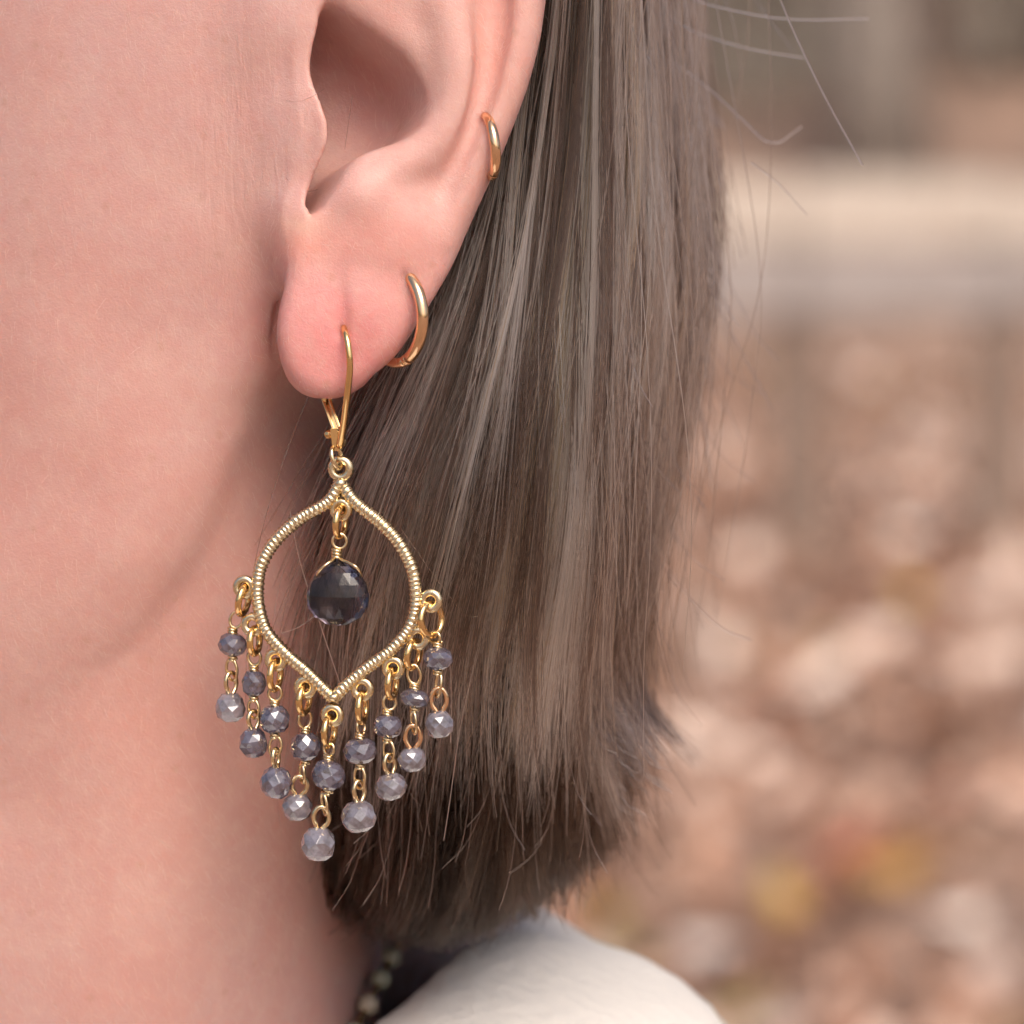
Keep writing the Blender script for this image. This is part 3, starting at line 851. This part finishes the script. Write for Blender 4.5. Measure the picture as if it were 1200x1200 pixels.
# darker under layer, down to the nape
GU = GT.copy()
GT_save = GT
GT = GT.copy()
ss = np.linspace(0, 1, 60)[None, :]
under_end = np.array([425, 445, 470, 505, 545, 590, 630, 665, 692, 712.])[:, None]
GT[..., 0] = GT[..., 0] * (1 - ss ** 2) + (under_end + 0) * ss ** 2 + 0
GT[..., 0] -= np.interp(np.arange(10), [4, 9], [0, 42])[:, None] * (1 - ss ** 3)
GT[..., 1] = GT[..., 1] + 130 + 90 * ss
GT[..., 2] = GT[..., 2] * (1 - ss ** 2) + np.array([1045, 1075, 1095, 1100, 1092, 1070, 1030, 985, 940, 905.])[:, None] * ss ** 2
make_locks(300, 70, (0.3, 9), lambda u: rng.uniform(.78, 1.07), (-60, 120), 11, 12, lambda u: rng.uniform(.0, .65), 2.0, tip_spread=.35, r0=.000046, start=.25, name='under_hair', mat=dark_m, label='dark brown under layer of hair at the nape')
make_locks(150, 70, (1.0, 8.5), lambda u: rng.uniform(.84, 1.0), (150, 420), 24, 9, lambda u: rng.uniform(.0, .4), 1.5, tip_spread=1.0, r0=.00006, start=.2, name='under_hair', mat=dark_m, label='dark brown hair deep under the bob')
GT = GT_save

# dark solid core inside the hair so that no light leaks through
core_m = simple('hair_core', (0.03, 0.02, 0.014), .9)
mb = MB()
rows = []
for vv, xl, xr, y0, y1 in [(-700, 420, 700, 260, 1500), (-300, 520, 770, 250, 1400), (0, 560, 770, 240, 1300), (300, 540, 765, 240, 1250), (500, 500, 750, 240, 1200), (700, 470, 715, 300, 1150), (850, 470, 690, 380, 1100), (960, 480, 660, 460, 1000)]:
    cx, cy = (xl + xr) / 2, (y0 + y1) / 2
    rows.append([(cx + (xr - xl) / 2 * math.copysign(abs(math.cos(a)) ** .7, math.cos(a)), cy + (y1 - y0) / 2 * math.sin(a), vv) for a in np.linspace(0, 2 * math.pi, 28, endpoint=False)])
rv = np.array(rows).reshape(-1, 3); nr = len(rows)
ff = [(i * 28 + k, i * 28 + (k + 1) % 28, (i + 1) * 28 + (k + 1) % 28, (i + 1) * 28 + k) for i in range(nr - 1) for k in range(28)]
ff += [tuple(range(27, -1, -1)), tuple((nr - 1) * 28 + k for k in range(28))]
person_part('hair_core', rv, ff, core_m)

# fly-away hairs
def fly(strands, r, name, label, tone=.75, mat=hair_m):
    P = []
    for pts, d0, d1 in strands:
        q = spline(np.array(pts, float), M)
        P.append(np.concatenate([q[:, :1], np.linspace(d0, d1, M)[:, None], q[:, 1:]], 1))
    P = np.array(P)
    curves_obj(name, to_world(P), r, np.clip(rng.normal(tone, .1, len(P)), 0, .9), mat, label=label, kind='stuff')
fly([([(770, -20), (830, 5), (920, 22), (1018, 22)], 420, 480), ([(760, -10), (800, 30), (870, 55), (942, 68)], 480, 520),
     ([(740, 40), (820, 95), (870, 140), (905, 168), (940, 148)], 480, 520), ([(900, -40), (925, 25), (965, 110), (1011, 194)], 200, 230)], .00007, 'stray_hair', 'pale wind blown hairs leaving the back of the head', .3, fuzz_m)
fly([
     ([(840, -30), (862, 40), (868, 110), (855, 150)], 520, 560), ([(880, -30), (876, 50), (862, 120)], 640, 660), ([(930, 60), (900, 20), (870, -20)], 640, 600),
     ([(715, -20), (745, 40), (768, 85), (772, 120)], 160, 190), ([(880, 190), (912, 215), (946, 252)], 420, 440), ([(700, 310), (730, 390), (750, 450), (765, 477)], 120, 130),
     ([(780, 180), (800, 300), (840, 440), (870, 520)], 500, 640), ([(760, 120), (830, 330), (900, 470), (905, 480)], 620, 640), ([(770, 640), (800, 690), (845, 735), (880, 750)], 420, 520),
     ([(470, 620), (520, 690), (546, 720), (560, 722)], 30, 20), ([(340, 600), (352, 660), (378, 740), (398, 800)], 45, 30), ([(330, 742), (350, 735), (368, 722)], 20, 10),
     ([(560, 760), (540, 850), (527, 940), (520, 985)], 5, 20), ([(528, 780), (529, 830), (528, 870)], 0, 0), ([(498, 840), (499, 870), (498, 905)], -4, 0)],
    .000042, 'stray_hair', 'loose fly away hairs leaving the bob')
# a thin veil of hair ends at the back of the head, then random strays round the silhouette
st = []
for k in range(330):
    x = rng.uniform(760, 830); y0 = rng.uniform(-80, 260); L = rng.uniform(150, 340); d = rng.uniform(520, 900); dx = rng.normal(6, 24)
    st.append(([(x, y0), (x + dx * .3, y0 + L * .4), (x + dx * .7, y0 + L * .8), (x + dx + rng.normal(0, 6), y0 + L)], d, d + rng.normal(0, 30)))
fly(st, .00004, 'stray_hair', 'thin veil of hair along the back edge of the bob', .72)
st = []
for k in range(120):
    x = rng.uniform(690, 815); y0 = rng.uniform(-40, 520); L = rng.uniform(100, 300); d = np.interp(x, [690, 815], [150, 800]) + rng.normal(0, 40)
    dx = rng.normal(12, 30)
    st.append(([(x, y0), (x + dx * .3, y0 + L * .4), (x + dx * .8, y0 + L * .8), (x + dx * 1.3 + rng.normal(0, 8), y0 + L)], d, d + rng.normal(0, 40)))
for k in range(70):
    x = rng.uniform(430, 690); y0 = rng.uniform(780, 940); L = rng.uniform(60, 150); dx = rng.normal(-8, 22); d = rng.uniform(110, 280)
    st.append(([(x, y0), (x + dx * .2, y0 + L * .4), (x + dx * .6, y0 + L * .75), (x + dx * 1.2, y0 + L)], d, d))
for k in range(70):
    x = rng.uniform(680, 745); y0 = rng.uniform(770, 870); L = rng.uniform(40, 110); dx = rng.uniform(0, 50); d = rng.uniform(250, 700)
    st.append(([(x, y0), (x + dx * .3, y0 + L * .5), (x + dx * .7, y0 + L * .85), (x + dx * 1.2, y0 + L)], d, d))
fly(st, .00003, 'stray_hair', 'fine loose hairs round the edge of the bob', .4)

# vellus fuzz on cheek, jaw and lobe
vm = bv; fc = vm[bq].mean(1)
ok = np.where((fc[:, 0] > -120) & (fc[:, 0] < 640) & (fc[:, 2] > -60) & (fc[:, 2] < 1250) & (fc[:, 1] < 420))[0]
qa = vm[bq[ok]]
nrm = np.cross(qa[:, 2] - qa[:, 0], qa[:, 3] - qa[:, 1]); area = np.linalg.norm(nrm, axis=1) + 1e-9; nrm /= area[:, None]
if (nrm[:, 1] > 0).mean() > .5: nrm = -nrm
pr = area * (nrm[:, 1] < -.3); pr /= pr.sum()
NF = 7000
pick = rng.choice(len(ok), NF, p=pr)
w = rng.dirichlet((1, 1, 1, 1), NF)
root = (qa[pick] * w[..., None]).sum(1); nn = nrm[pick]
flow = np.array([.55, 0, .8])[None] + rng.normal(0, .28, (NF, 3)); flow -= nn * (flow * nn).sum(1)[:, None]; flow /= np.linalg.norm(flow, axis=1)[:, None]
ln = rng.uniform(8, 26, NF)[:, None]
s = np.linspace(0, 1, 6)
P = root[:, None] + flow[:, None] * (ln * s[None])[..., None] + nn[:, None] * (ln * .30 * np.sin(s * 2.2)[None])[..., None]
curves_obj('skin_fuzz', W(P), .0000075 * (1 - .7 * s)[None], rng.random(NF), fuzz_m, kind='stuff', label='fine pale down on cheek and lobe')
# a few dark fine hairs in front of the ear
fly([([(335, 118), (350, 119), (368, 112), (380, 104)], 0, -4), ([(332, 178), (342, 180), (352, 170)], 10, 4), ([(335, 208), (345, 220), (362, 224), (372, 222)], 8, 0), ([(413, 112), (409, 140), (404, 175)], -6, 2)], .000014, 'stray_hair', 'fine dark hairs on the tragus', .2)

# ------------------------------------------------------------------ jewellery
def gold(name, col, rough, nsc=900.0, bumpst=.25):
    m, nt, b = mat_new(name)
    b.inputs['Metallic'].default_value = 1; b.inputs['Base Color'].default_value = (*col, 1)
    tc = nd(nt, 'ShaderNodeTexCoord'); n = nd(nt, 'ShaderNodeTexNoise', Scale=nsc * 3, Detail=4.0)
    nt.links.new(tc.outputs['Object'], n.inputs['Vector'])
    r = nd(nt, 'ShaderNodeMapRange'); r.inputs[3].default_value = rough * .6; r.inputs[4].default_value = rough * 1.5
    nt.links.new(n.outputs['Fac'], r.inputs[0]); nt.links.new(r.outputs[0], b.inputs['Roughness'])
    bp = nd(nt, 'ShaderNodeBump', Strength=bumpst, Distance=.00004)
    nt.links.new(n.outputs['Fac'], bp.inputs['Height']); nt.links.new(bp.outputs['Normal'], b.inputs['Normal'])
    return m
champagne = gold('matte_champagne_gold', (0.78, 0.65, 0.43), .24, 500, .10)
yellow = gold('polished_yellow_gold', (0.82, 0.545, 0.245), .14, 700, .1)
wire_m = gold('soft_gold_wire', (0.80, 0.63, 0.38), .18, 700, .1)
rose = gold('rose_gold_fill', (0.86, 0.56, 0.33), .12, 500, .08)

ORG = W(sp(403, 386, -20))
ear_ring = empty('chandelier_earring', ORG, cat='earring', label='gold chandelier earring with ribbed teardrop frame, dark blue drop and dangling grey beads')
def part(mb, name, mat, parent=ear_ring, smooth=True, **kw):
    return mb.build(name, mat, parent, ORG, smooth, **kw)
YAW = 0.22        # the frame turns its right side towards the camera
def fd(x): return 18 - YAW * (x - 395)
def fp(x, y, d=0.0): return sp(x, y, fd(x) + d)
ux = np.array([1, -YAW, 0]); ux /= np.linalg.norm(ux); uv = np.array([0, 0, 1.0]); un = np.array([-YAW, -1, 0]); un /= np.linalg.norm(un)

# ear wire with lever back
m = MB(); path = spline([sp(*q) for q in [(396, 380, 60), (399, 374, 30), (401, 377, 0), (404, 388, -32), (408, 404, -44), (410, 430, -46), (407, 462, -36), (403, 495, -16), (400, 514, -2), (398, 523, 6)]], 44)
m.add(*tube(path, np.interp(np.linspace(0, 1, 44), [0, .8, 1], [3.6, 4.2, 4.6]), 12, squash=1.0))
ew = part(m, 'ear_wire', yellow)
m = MB(); m.add(*tube(spline([fp(401, 512, -4), fp(400, 518, -6), fp(400, 524, -4)], 8), [2.5, 5, 6, 6.2, 6, 5.4, 4.4, 2], 12)); part(m, 'ear_wire_tip', wire_m, ew)
def bar(p0, p1, wdt, thk, rows=2):
    p0, p1 = np.asarray(p0), np.asarray(p1); t = (p1 - p0) / np.linalg.norm(p1 - p0); n = np.array([0, 1.0, 0]); n -= t * n.dot(t); n /= np.linalg.norm(n); bb = np.cross(t, n)
    v = [p + n * a * thk + bb * c * wdt for p in (p0, p1) for a in (-1, 1) for c in (-1, 1)]
    return np.array(v), [(0, 1, 3, 2), (4, 6, 7, 5), (0, 4, 5, 1), (2, 3, 7, 6), (0, 2, 6, 4), (1, 5, 7, 3)]
m = MB()
m.add(*bar(sp(378, 466, 34), sp(392, 506, 20), 1.8, 5)); m.add(*bar(sp(385, 464, 34), sp(398, 502, 20), 1.8, 5)); m.add(*bar(sp(382, 466, 40), sp(395, 505, 27), 5, 1.6))
m.add(*tube([sp(380, 462, 30), sp(380, 472, 30)], 3, 8)); m.add(*tube([sp(386, 461, 30), sp(387, 471, 30)], 3, 8))
o = part(m, 'lever', yellow, smooth=False); bevel(o, .00006)
m = MB(); m.add(*tube([sp(384, 508, 16), sp(396, 507, 14)], [4.5, 4.5], 10)); m.add(*bar(sp(391, 502, 12), sp(394, 528, 12), 4, 4)); m.add(*bar(sp(398, 505, 16), sp(398, 526, 16), 3.5, 4))
v, f = tube(spline([sp(381, 509, 15), sp(385, 509, 12), sp(389, 509, 15)], 7), [1, 3.8, 5, 5.4, 5, 3.8, 1], 10); m.add(v, f)
o = part(m, 'hinge', yellow, smooth=False); bevel(o, .00008)
m = MB(); m.add(*tube(ring_path(sp(395, 536, 12), (0.30, .05, .95), (.42, .85, -.2), 13, 11, 30), 2.8, 10, True)); part(m, 'connector_ring', wire_m)

# ribbed frame
Lf = [(399, 565), (384, 588), (351, 608), (323.5, 633), (307, 660), (302, 686), (303, 710), (312, 739), (334, 765), (359, 787), (378, 806), (391, 819)]
Rt = [(399, 565), (416, 588), (444, 611), (466.5, 635), (482, 664), (487, 690), (487, 713), (479, 737), (458, 762), (431, 782), (406, 803), (391, 819)]
frame = None
m = MB()
def ribbed(pts):
    n = 520
    p = spline([fp(x, y) for x, y in pts], n)
    L = np.concatenate([[0], np.cumsum(np.linalg.norm(np.diff(p, axis=0), axis=1))])
    step = 6.0 * (1 + .05 * np.sin(L * .13))
    ph = (L / 5.75 + .15 * np.sin(L * .21)) % 1.0
    prof = np.clip(1 - np.abs(ph - .5) / .27, 0, 1)
    prof = prof * prof * (3 - 2 * prof)
    r = 7.2 + 1.5 * prof * (1 + .15 * np.sin(L * .9)) + .1 * np.sin(L * 1.7)
    return tube(p, r, 14)
v, f = ribbed(Lf); m.add(v, f); v, f = ribbed(Rt); m.add(v, f)
# smooth rear rail of the frame, seen inside left and outside right
for pts in (Lf, Rt):
    m.add(*tube(spline([fp(x, y) - un * 7 for x, y in pts], 90), 4.6, 10))
frame = part(m, 'frame', champagne, label='champagne gold ribbed frame pointed at top and bottom')
for (x, y, dx, dy) in ((399, 560, 0, 12), (391, 822, 0, -10)):
    m = MB(); m.add(*tube(spline([fp(x, y, -2), fp(x + dx / 2, y + dy / 2, -4), fp(x + dx, y + dy, -4)], 9), [2.0, 4, 5.4, 6.4, 7, 7, 6.4, 5, 3], 12))
    part(m, 'frame_point', champagne, frame)
def loop(x, y, R=10.2, r=4.8, d=0):
    mm = MB(); mm.add(*tube(ring_path(fp(x, y, d), ux, uv, R, R, 36), r, 14, True)); return part(mm, 'loop', champagne, frame)
loop(399.4, 549, 10.6, 5.2); loop(399.7, 597, 9.4, 4.6, 2)
loops = [(286.4, 688), (296, 732), (323.5, 773), (358, 805), (389.5, 838), (424.7, 807.5), (461, 782.5), (490, 748), (505, 704)]
for x, y in loops: loop(x, y, 9.6, 4.7, 2)

def jump(cx, cy, tall, wide, tilt, parent, r=4.1, mat=yellow, dd=0, name='jump_ring'):
    """ring seen nearly edge on: half height tall, half width wide, leaning by tilt degrees; the rest of its width is depth"""
    a = math.radians(tilt)
    up = np.array([math.sin(a), 0, -math.cos(a)])
    wx = wide / tall; wd = math.sqrt(max(0, 1 - wx * wx))
    wv = np.array([math.cos(a) * wx, wd, math.sin(a) * wx])
    mm = MB(); mm.add(*tube(ring_path(fp(cx, cy, dd), up, wv, tall, tall, 34), r, 12, True)); return part(mm, name, mat, parent)

# gem drop
drop = empty('gem_drop', (0, 0, 0), parent=ear_ring)
jump(399, 612, 17, 5, 2, drop)
def eye(cx, cy, rx, ry, parent, r=1.9, yaw=0.0, mat=wire_m, lean=0.0, dd=0, open_=0.0, name='eye_loop'):
    a = math.radians(lean)
    e1 = np.array([math.cos(a) * math.cos(yaw), -math.sin(yaw), math.sin(a)]); e2 = np.array([-math.sin(a), 0, math.cos(a)])
    mm = MB(); mm.add(*tube(ring_path(fp(cx, cy, dd), e1, e2, rx, ry, 30), r, 9, True)); return part(mm, name, mat, parent)
def coil(x, y0, y1, R, turns, parent, r=1.9, mat=wire_m, lean=0, dd=0):
    a = np.linspace(0, turns * 2 * math.pi, int(turns * 18))
    c = np.stack([R * np.cos(a), R * np.sin(a), np.zeros_like(a)], 1); base = fp(x, y0, dd)
    c[:, 2] = (y1 - y0) * np.linspace(0, 1, len(a)) + np.cos(a) * R * .15; c[:, 0] += lean * np.linspace(0, 1, len(a))
    mm = MB(); mm.add(*tube(base + c, r, 8)); return part(mm, 'wire_coil', mat, parent)
eye(398, 634, 8.2, 8.6, drop)
coil(395, 642, 656, 5.2, 3.6, drop)
m = MB()
for pts in ([(392, 655, -6), (386, 659, -16), (377, 666, -20), (372, 674, -10), (374, 678, 4)], [(398, 655, -6), (408, 659, -16), (418, 665, -20), (423, 673, -10), (421, 678, 4)]):
    m.add(*tube(spline([fp(*q) for q in pts], 20), 1.8, 8))
part(m, 'cradle_wire', wire_m, drop)
gem_m, nt, b = mat_new('dark_iolite')
b.inputs['Base Color'].default_value = (0.16, 0.19, 0.34, 1); b.inputs['Roughness'].default_value = .02; b.inputs['IOR'].default_value = 1.46
b.inputs['Transmission Weight'].default_value = .96
tc = nd(nt, 'ShaderNodeTexCoord'); n = nd(nt, 'ShaderNodeTexNoise', Scale=420.0, Detail=2.0); nt.links.new(tc.outputs['Object'], n.inputs['Vector'])
r = nd(nt, 'ShaderNodeValToRGB'); r.color_ramp.elements[0].position = .35; r.color_ramp.elements[1].position = .65
r.color_ramp.elements[0].color = (0.05, 0.06, 0.13, 1); r.color_ramp.elements[1].color = (0.22, 0.175, 0.165, 1)
nt.links.new(n.outputs['Fac'], r.inputs['Fac']); nt.links.new(r.outputs['Color'], b.inputs['Base Color'])
# faceted briolette: rings of facets, flattened front to back
gp_ = [(0, -41.5, 0), (13, -35, .5), (26, -26, 0), (35, -12, .5), (38.5, 2, 0), (36.5, 15, .5), (28, 27.5, 0), (14, 35.5, .5), (0, 37.5, 0)]
NS = 16; vs_, fs_ = [], []
c0 = fp(395.5, 696, 0)
for R, h, off in gp_:
    if R == 0: vs_.append([c0 + np.array([0, 0, h])])
    else: vs_.append([c0 + ux * R * math.cos(a) + un * R * .56 * math.sin(a) + uv * h for a in (np.arange(NS) + off) * 2 * math.pi / NS])
idx, n0 = [], 0
for rr0 in vs_: idx.append(list(range(n0, n0 + len(rr0)))); n0 += len(rr0)
for i in range(len(vs_) - 1):
    A, B = idx[i], idx[i + 1]
    if len(A) == 1: fs_ += [(A[0], B[(k + 1) % NS], B[k]) for k in range(NS)]
    elif len(B) == 1: fs_ += [(A[k], A[(k + 1) % NS], B[0]) for k in range(NS)]
    else:
        o_ = 1 if gp_[i][2] == 0 else 0
        for k in range(NS):
            k1 = (k + 1) % NS
            if o_: fs_ += [(A[k], A[k1], B[k]), (A[k1], B[k1], B[k])]
            else: fs_ += [(A[k], B[k1], B[k]), (A[k], A[k1], B[k1])]
m = MB(); m.add(np.concatenate([np.array(q) for q in vs_]), fs_)
gem = part(m, 'drop_gem', gem_m, drop, smooth=False, label='dark blue faceted teardrop gem')
bevel(gem, .00004)

# bead dangles
def bead_mat(name, base, flash, rough):
    m, nt, b = mat_new(name)
    tc = nd(nt, 'ShaderNodeTexCoord'); n = nd(nt, 'ShaderNodeTexNoise', Scale=900.0, Detail=4.0, Roughness=.6); nt.links.new(tc.outputs['Object'], n.inputs['Vector'])
    r = nd(nt, 'ShaderNodeValToRGB'); r.color_ramp.elements[0].position = .36; r.color_ramp.elements[1].position = .66
    r.color_ramp.elements[0].color = (*base, 1); r.color_ramp.elements[1].color = (*flash, 1)
    nt.links.new(n.outputs['Fac'], r.inputs['Fac']); nt.links.new(r.outputs['Color'], b.inputs['Base Color'])
    b.inputs['Roughness'].default_value = rough; b.inputs['IOR'].default_value = 1.6; b.inputs['Specular IOR Level'].default_value = .75
    b.inputs['Transmission Weight'].default_value = .5
    b.inputs['Subsurface Weight'].default_value = .25; b.inputs['Subsurface Radius'].default_value = (.8, .8, 1); b.inputs['Subsurface Scale'].default_value = .0008
    b.inputs['Coat Weight'].default_value = 1.0; b.inputs['Coat Roughness'].default_value = .02; b.inputs['Coat IOR'].default_value = 1.7
    b.inputs['Coat Tint'].default_value = (0.93, 0.95, 1, 1)
    return m
bead_dark = bead_mat('slate_labradorite', (0.13, 0.10, 0.115), (0.25, 0.225, 0.285), .06)
bead_light = bead_mat('pale_labradorite', (0.22, 0.185, 0.19), (0.44, 0.40, 0.44), .08)
def bead(cx, cy, rx, ry, mat, parent, dd, label=None):
    NS = 9; rot = rng.uniform(0, 6.28); tl = rng.normal(0, .12)
    prof = [(.28, -1.0), (.56, -.95), (.86, -.62), (1.0, -.16), (1.0, .20), (.85, .66), (.54, .95), (.28, 1.0)]
    pts, n = [], len(prof)
    for i, (R, h) in enumerate(prof):
        for k in range(NS):
            a = rot + (k + .5 * (i % 2)) * 2 * math.pi / NS + rng.normal(0, .05)
            j = 1 + rng.normal(0, .03)
            x, d, z = R * rx * j * math.cos(a), R * rx * j * math.sin(a), h * ry * (1 + rng.normal(0, .02))
            pts.append(fp(cx, cy, dd) + np.array([x * math.cos(tl) - z * math.sin(tl), d, x * math.sin(tl) + z * math.cos(tl)]))
    fs = []
    for i in range(n - 1):
        for k in range(NS):
            k1 = (k + 1) % NS; a, b_, c_, d_ = i * NS + k, i * NS + k1, (i + 1) * NS + k, (i + 1) * NS + k1
            if i % 2 == 0: fs += [(a, b_, c_), (b_, d_, c_)]
            else: fs += [(a, d_, c_), (a, b_, d_)]
    fs.append(tuple(range(NS))); fs.append(tuple((n - 1) * NS + k for k in range(NS - 1, -1, -1)))
    m = MB(); m.add(np.array(pts), [tuple(reversed(f)) for f in fs])
    o = part(m, 'bead', mat, parent, smooth=False, **({'label': label} if label else {})); bevel(o, .00005); return o
# per dangle: jump (cx, cy, tall, wide, tilt), upper bead, lower bead, depth
D = [((285.5, 703, 17, 5, 10), (272.6, 755, 17.5, 13), (270, 829, 18, 17), 16),
     ((298.5, 751, 15, 5, 0), (297.4, 800.5, 14.5, 15), (297, 870.6, 17, 17), 10),
     ((322.5, 791, 17, 5.5, 3), (322, 843, 18, 16), (323.5, 917, 19.5, 18), 8),
     ((356.5, 820, 16, 5.5, 3), (358, 875, 18, 16), (348, 946, 18.5, 15), 20),
     ((386, 857, 17, 5.5, 2), (385, 908, 20, 17), (373, 989, 20.5, 19), 2),
     ((424.5, 829, 17, 4, 1), (422, 880, 20, 14.5), (420.6, 957, 20.5, 18), 0),
     ((459.5, 801, 16.5, 4.5, 2), (454, 851, 17.5, 13), (458, 921.5, 19.5, 15), 2),
     ((484.5, 767, 16, 7, 8), (486, 818, 18, 10.5), (483, 890, 17, 14), 4),
     ((505.5, 726, 19, 12, -4), (513, 771.6, 17.5, 13), (515, 848.6, 17, 15.5), 4)]
for i, (J_, b1, b2, dd) in enumerate(D):
    st = empty('bead_dangle', (0, 0, 0), parent=ear_ring)
    jx_, jy_, tall, wide, tilt = J_
    jump(jx_, jy_, tall, wide, tilt, st, dd=dd * .3 + 2)
    top = jy_ + tall
    e_y = (top - 4 + b1[1] - b1[3] - 6) / 2; half = max(6.5, (b1[1] - b1[3] - 6 - (top - 4)) / 2)
    ex_ = (jx_ + b1[0]) / 2 if i else 277
    eye(ex_, e_y, 7.6, half, st, yaw=.4 * rng.normal(), dd=dd, lean=rng.normal(0, 8))
    coil(b1[0], b1[1] - b1[3] - 7, b1[1] - b1[3] + 1, 4.6, 2.3, st, dd=dd)
    bead(*b1, bead_dark, st, dd)
    y0, y1 = b1[1] + b1[3], b2[1] - b2[3]
    coil(b1[0], y0 - 1, y0 + 6, 4.4, 1.8, st, dd=dd)
    gap = y1 - y0 - 6
    mid = y0 + 6 + gap * .5
    mx_ = b1[0] * .6 + b2[0] * .4
    yw = rng.choice([.15, 1.15, .5])
    eye(mx_, y0 + 6 + gap * .28, 7.2, gap * .30 + 1.5, st, yaw=yw, dd=dd, lean=rng.normal(0, 6), name='link_loop')
    # lower hook rising out of the bottom bead
    a = np.linspace(-.25 * math.pi, 1.25 * math.pi, 22); yw2 = 1.35 - yw
    lx = b2[0] * .7 + b1[0] * .3
    rx_, ry_ = 9.2, gap * .31
    cen = np.array([lx, y1 - gap * .32])
    pts = [fp(cen[0] + rx_ * math.cos(t) * math.cos(yw2), cen[1] - ry_ * math.sin(t), dd + rx_ * math.cos(t) * math.sin(yw2)) for t in a]
    foot = fp(b2[0], b2[1] - b2[3] + 3, dd)
    pts = [foot + np.array([2.0, 0, 0])] + pts + [foot - np.array([2.0, 0, 0])]
    m = MB(); m.add(*tube(spline(np.array(pts), 44), 2.8, 9)); part(m, 'head_pin', wire_m if i not in (7, 8) else rose, st)
    bead(*b2, bead_light if i not in (1, 2) else bead_dark, st, dd)

# hoops
def hoop(name, c, R, r, dirw, up, label, mat):
    c = np.asarray(c, float); o = W(c)
    root = empty(name, o, cat='earring', label=label)
    up = np.asarray(up, float); up /= np.linalg.norm(up); w_ = np.asarray(dirw, float); w_ -= up * w_.dot(up); w_ /= np.linalg.norm(w_)
    g = 0.06
    m = MB(); p = ring_path(c, up, w_, R, R, 60, math.pi * .86 + g, math.pi * .86 + 2 * math.pi - g, False)
    m.add(*tube(p, np.interp(np.linspace(0, 1, 60), [0, .25, .7, .9, 1], [r * .9, r * .8, r, r * 1.05, r]), 16)); m.build('hoop', mat, root, o)
    m = MB(); q = ring_path(c, up, w_, R, R, 6, math.pi * .86 - g, math.pi * .86 + g * .9, False)
    m.add(*tube(q, [r * 1.02] * 6, 14)); m.build('hoop_clasp', mat, root, o)
    return root
hoop('hoop_earring', (463, 8, 371), 55, 7.0, (.60, -.80, .0), (.0, 0, -1), 'rose gold hoop in the lobe beside the chandelier earring', rose)
hoop('hoop_earring', (571, 12, 172), 36, 6.0, (.26, -.96, .0), (-.10, 0, -1), 'small rose gold hoop on the upper ear rim', rose)

# beaded necklace round the neck
nk_m = simple('pale_green_bead', (0.26, 0.26, 0.19), .35, 0, (160.0, (0.38, 0.36, 0.28), 3.0))
pear_m = simple('cream_bead', (0.46, 0.38, 0.29), .4)
no = W(np.array([-90.0, 900.0, 1180.0]))
neck = empty('bead_necklace', no, cat='necklace', label='necklace of pale green beads round the neck under the hair')
m = MB(); path = []
for k in range(96):
    a = k / 96 * 2 * math.pi
    path.append((-95 + 560 * math.cos(a) - 120 * (1 - math.cos(a)), 900 + 640 * math.sin(a), 1560 - 350 * math.cos(a) + 420 * math.sin(a) ** 2))
path = np.array(path)
m.add(*tube(path, 5, 6, True)); m.build('cord', wire_m, neck, no)
a = np.linspace(0, math.pi, 7); 
for k in range(96):
    R_ = 14.5
    mm = MB(); ux_ = np.array([1, 0, 0.]); tpath = path[k] + (np.roll(path, -1, 0)[k] - np.roll(path, 1, 0)[k])[None] / np.linalg.norm(np.roll(path, -1, 0)[k] - np.roll(path, 1, 0)[k]) * (-R_ * np.cos(a))[:, None]
    mm.add(*tube(tpath, R_ * np.sin(a) + .3, 8)); mm.build('bead', nk_m if k % 3 else pear_m, neck, no)
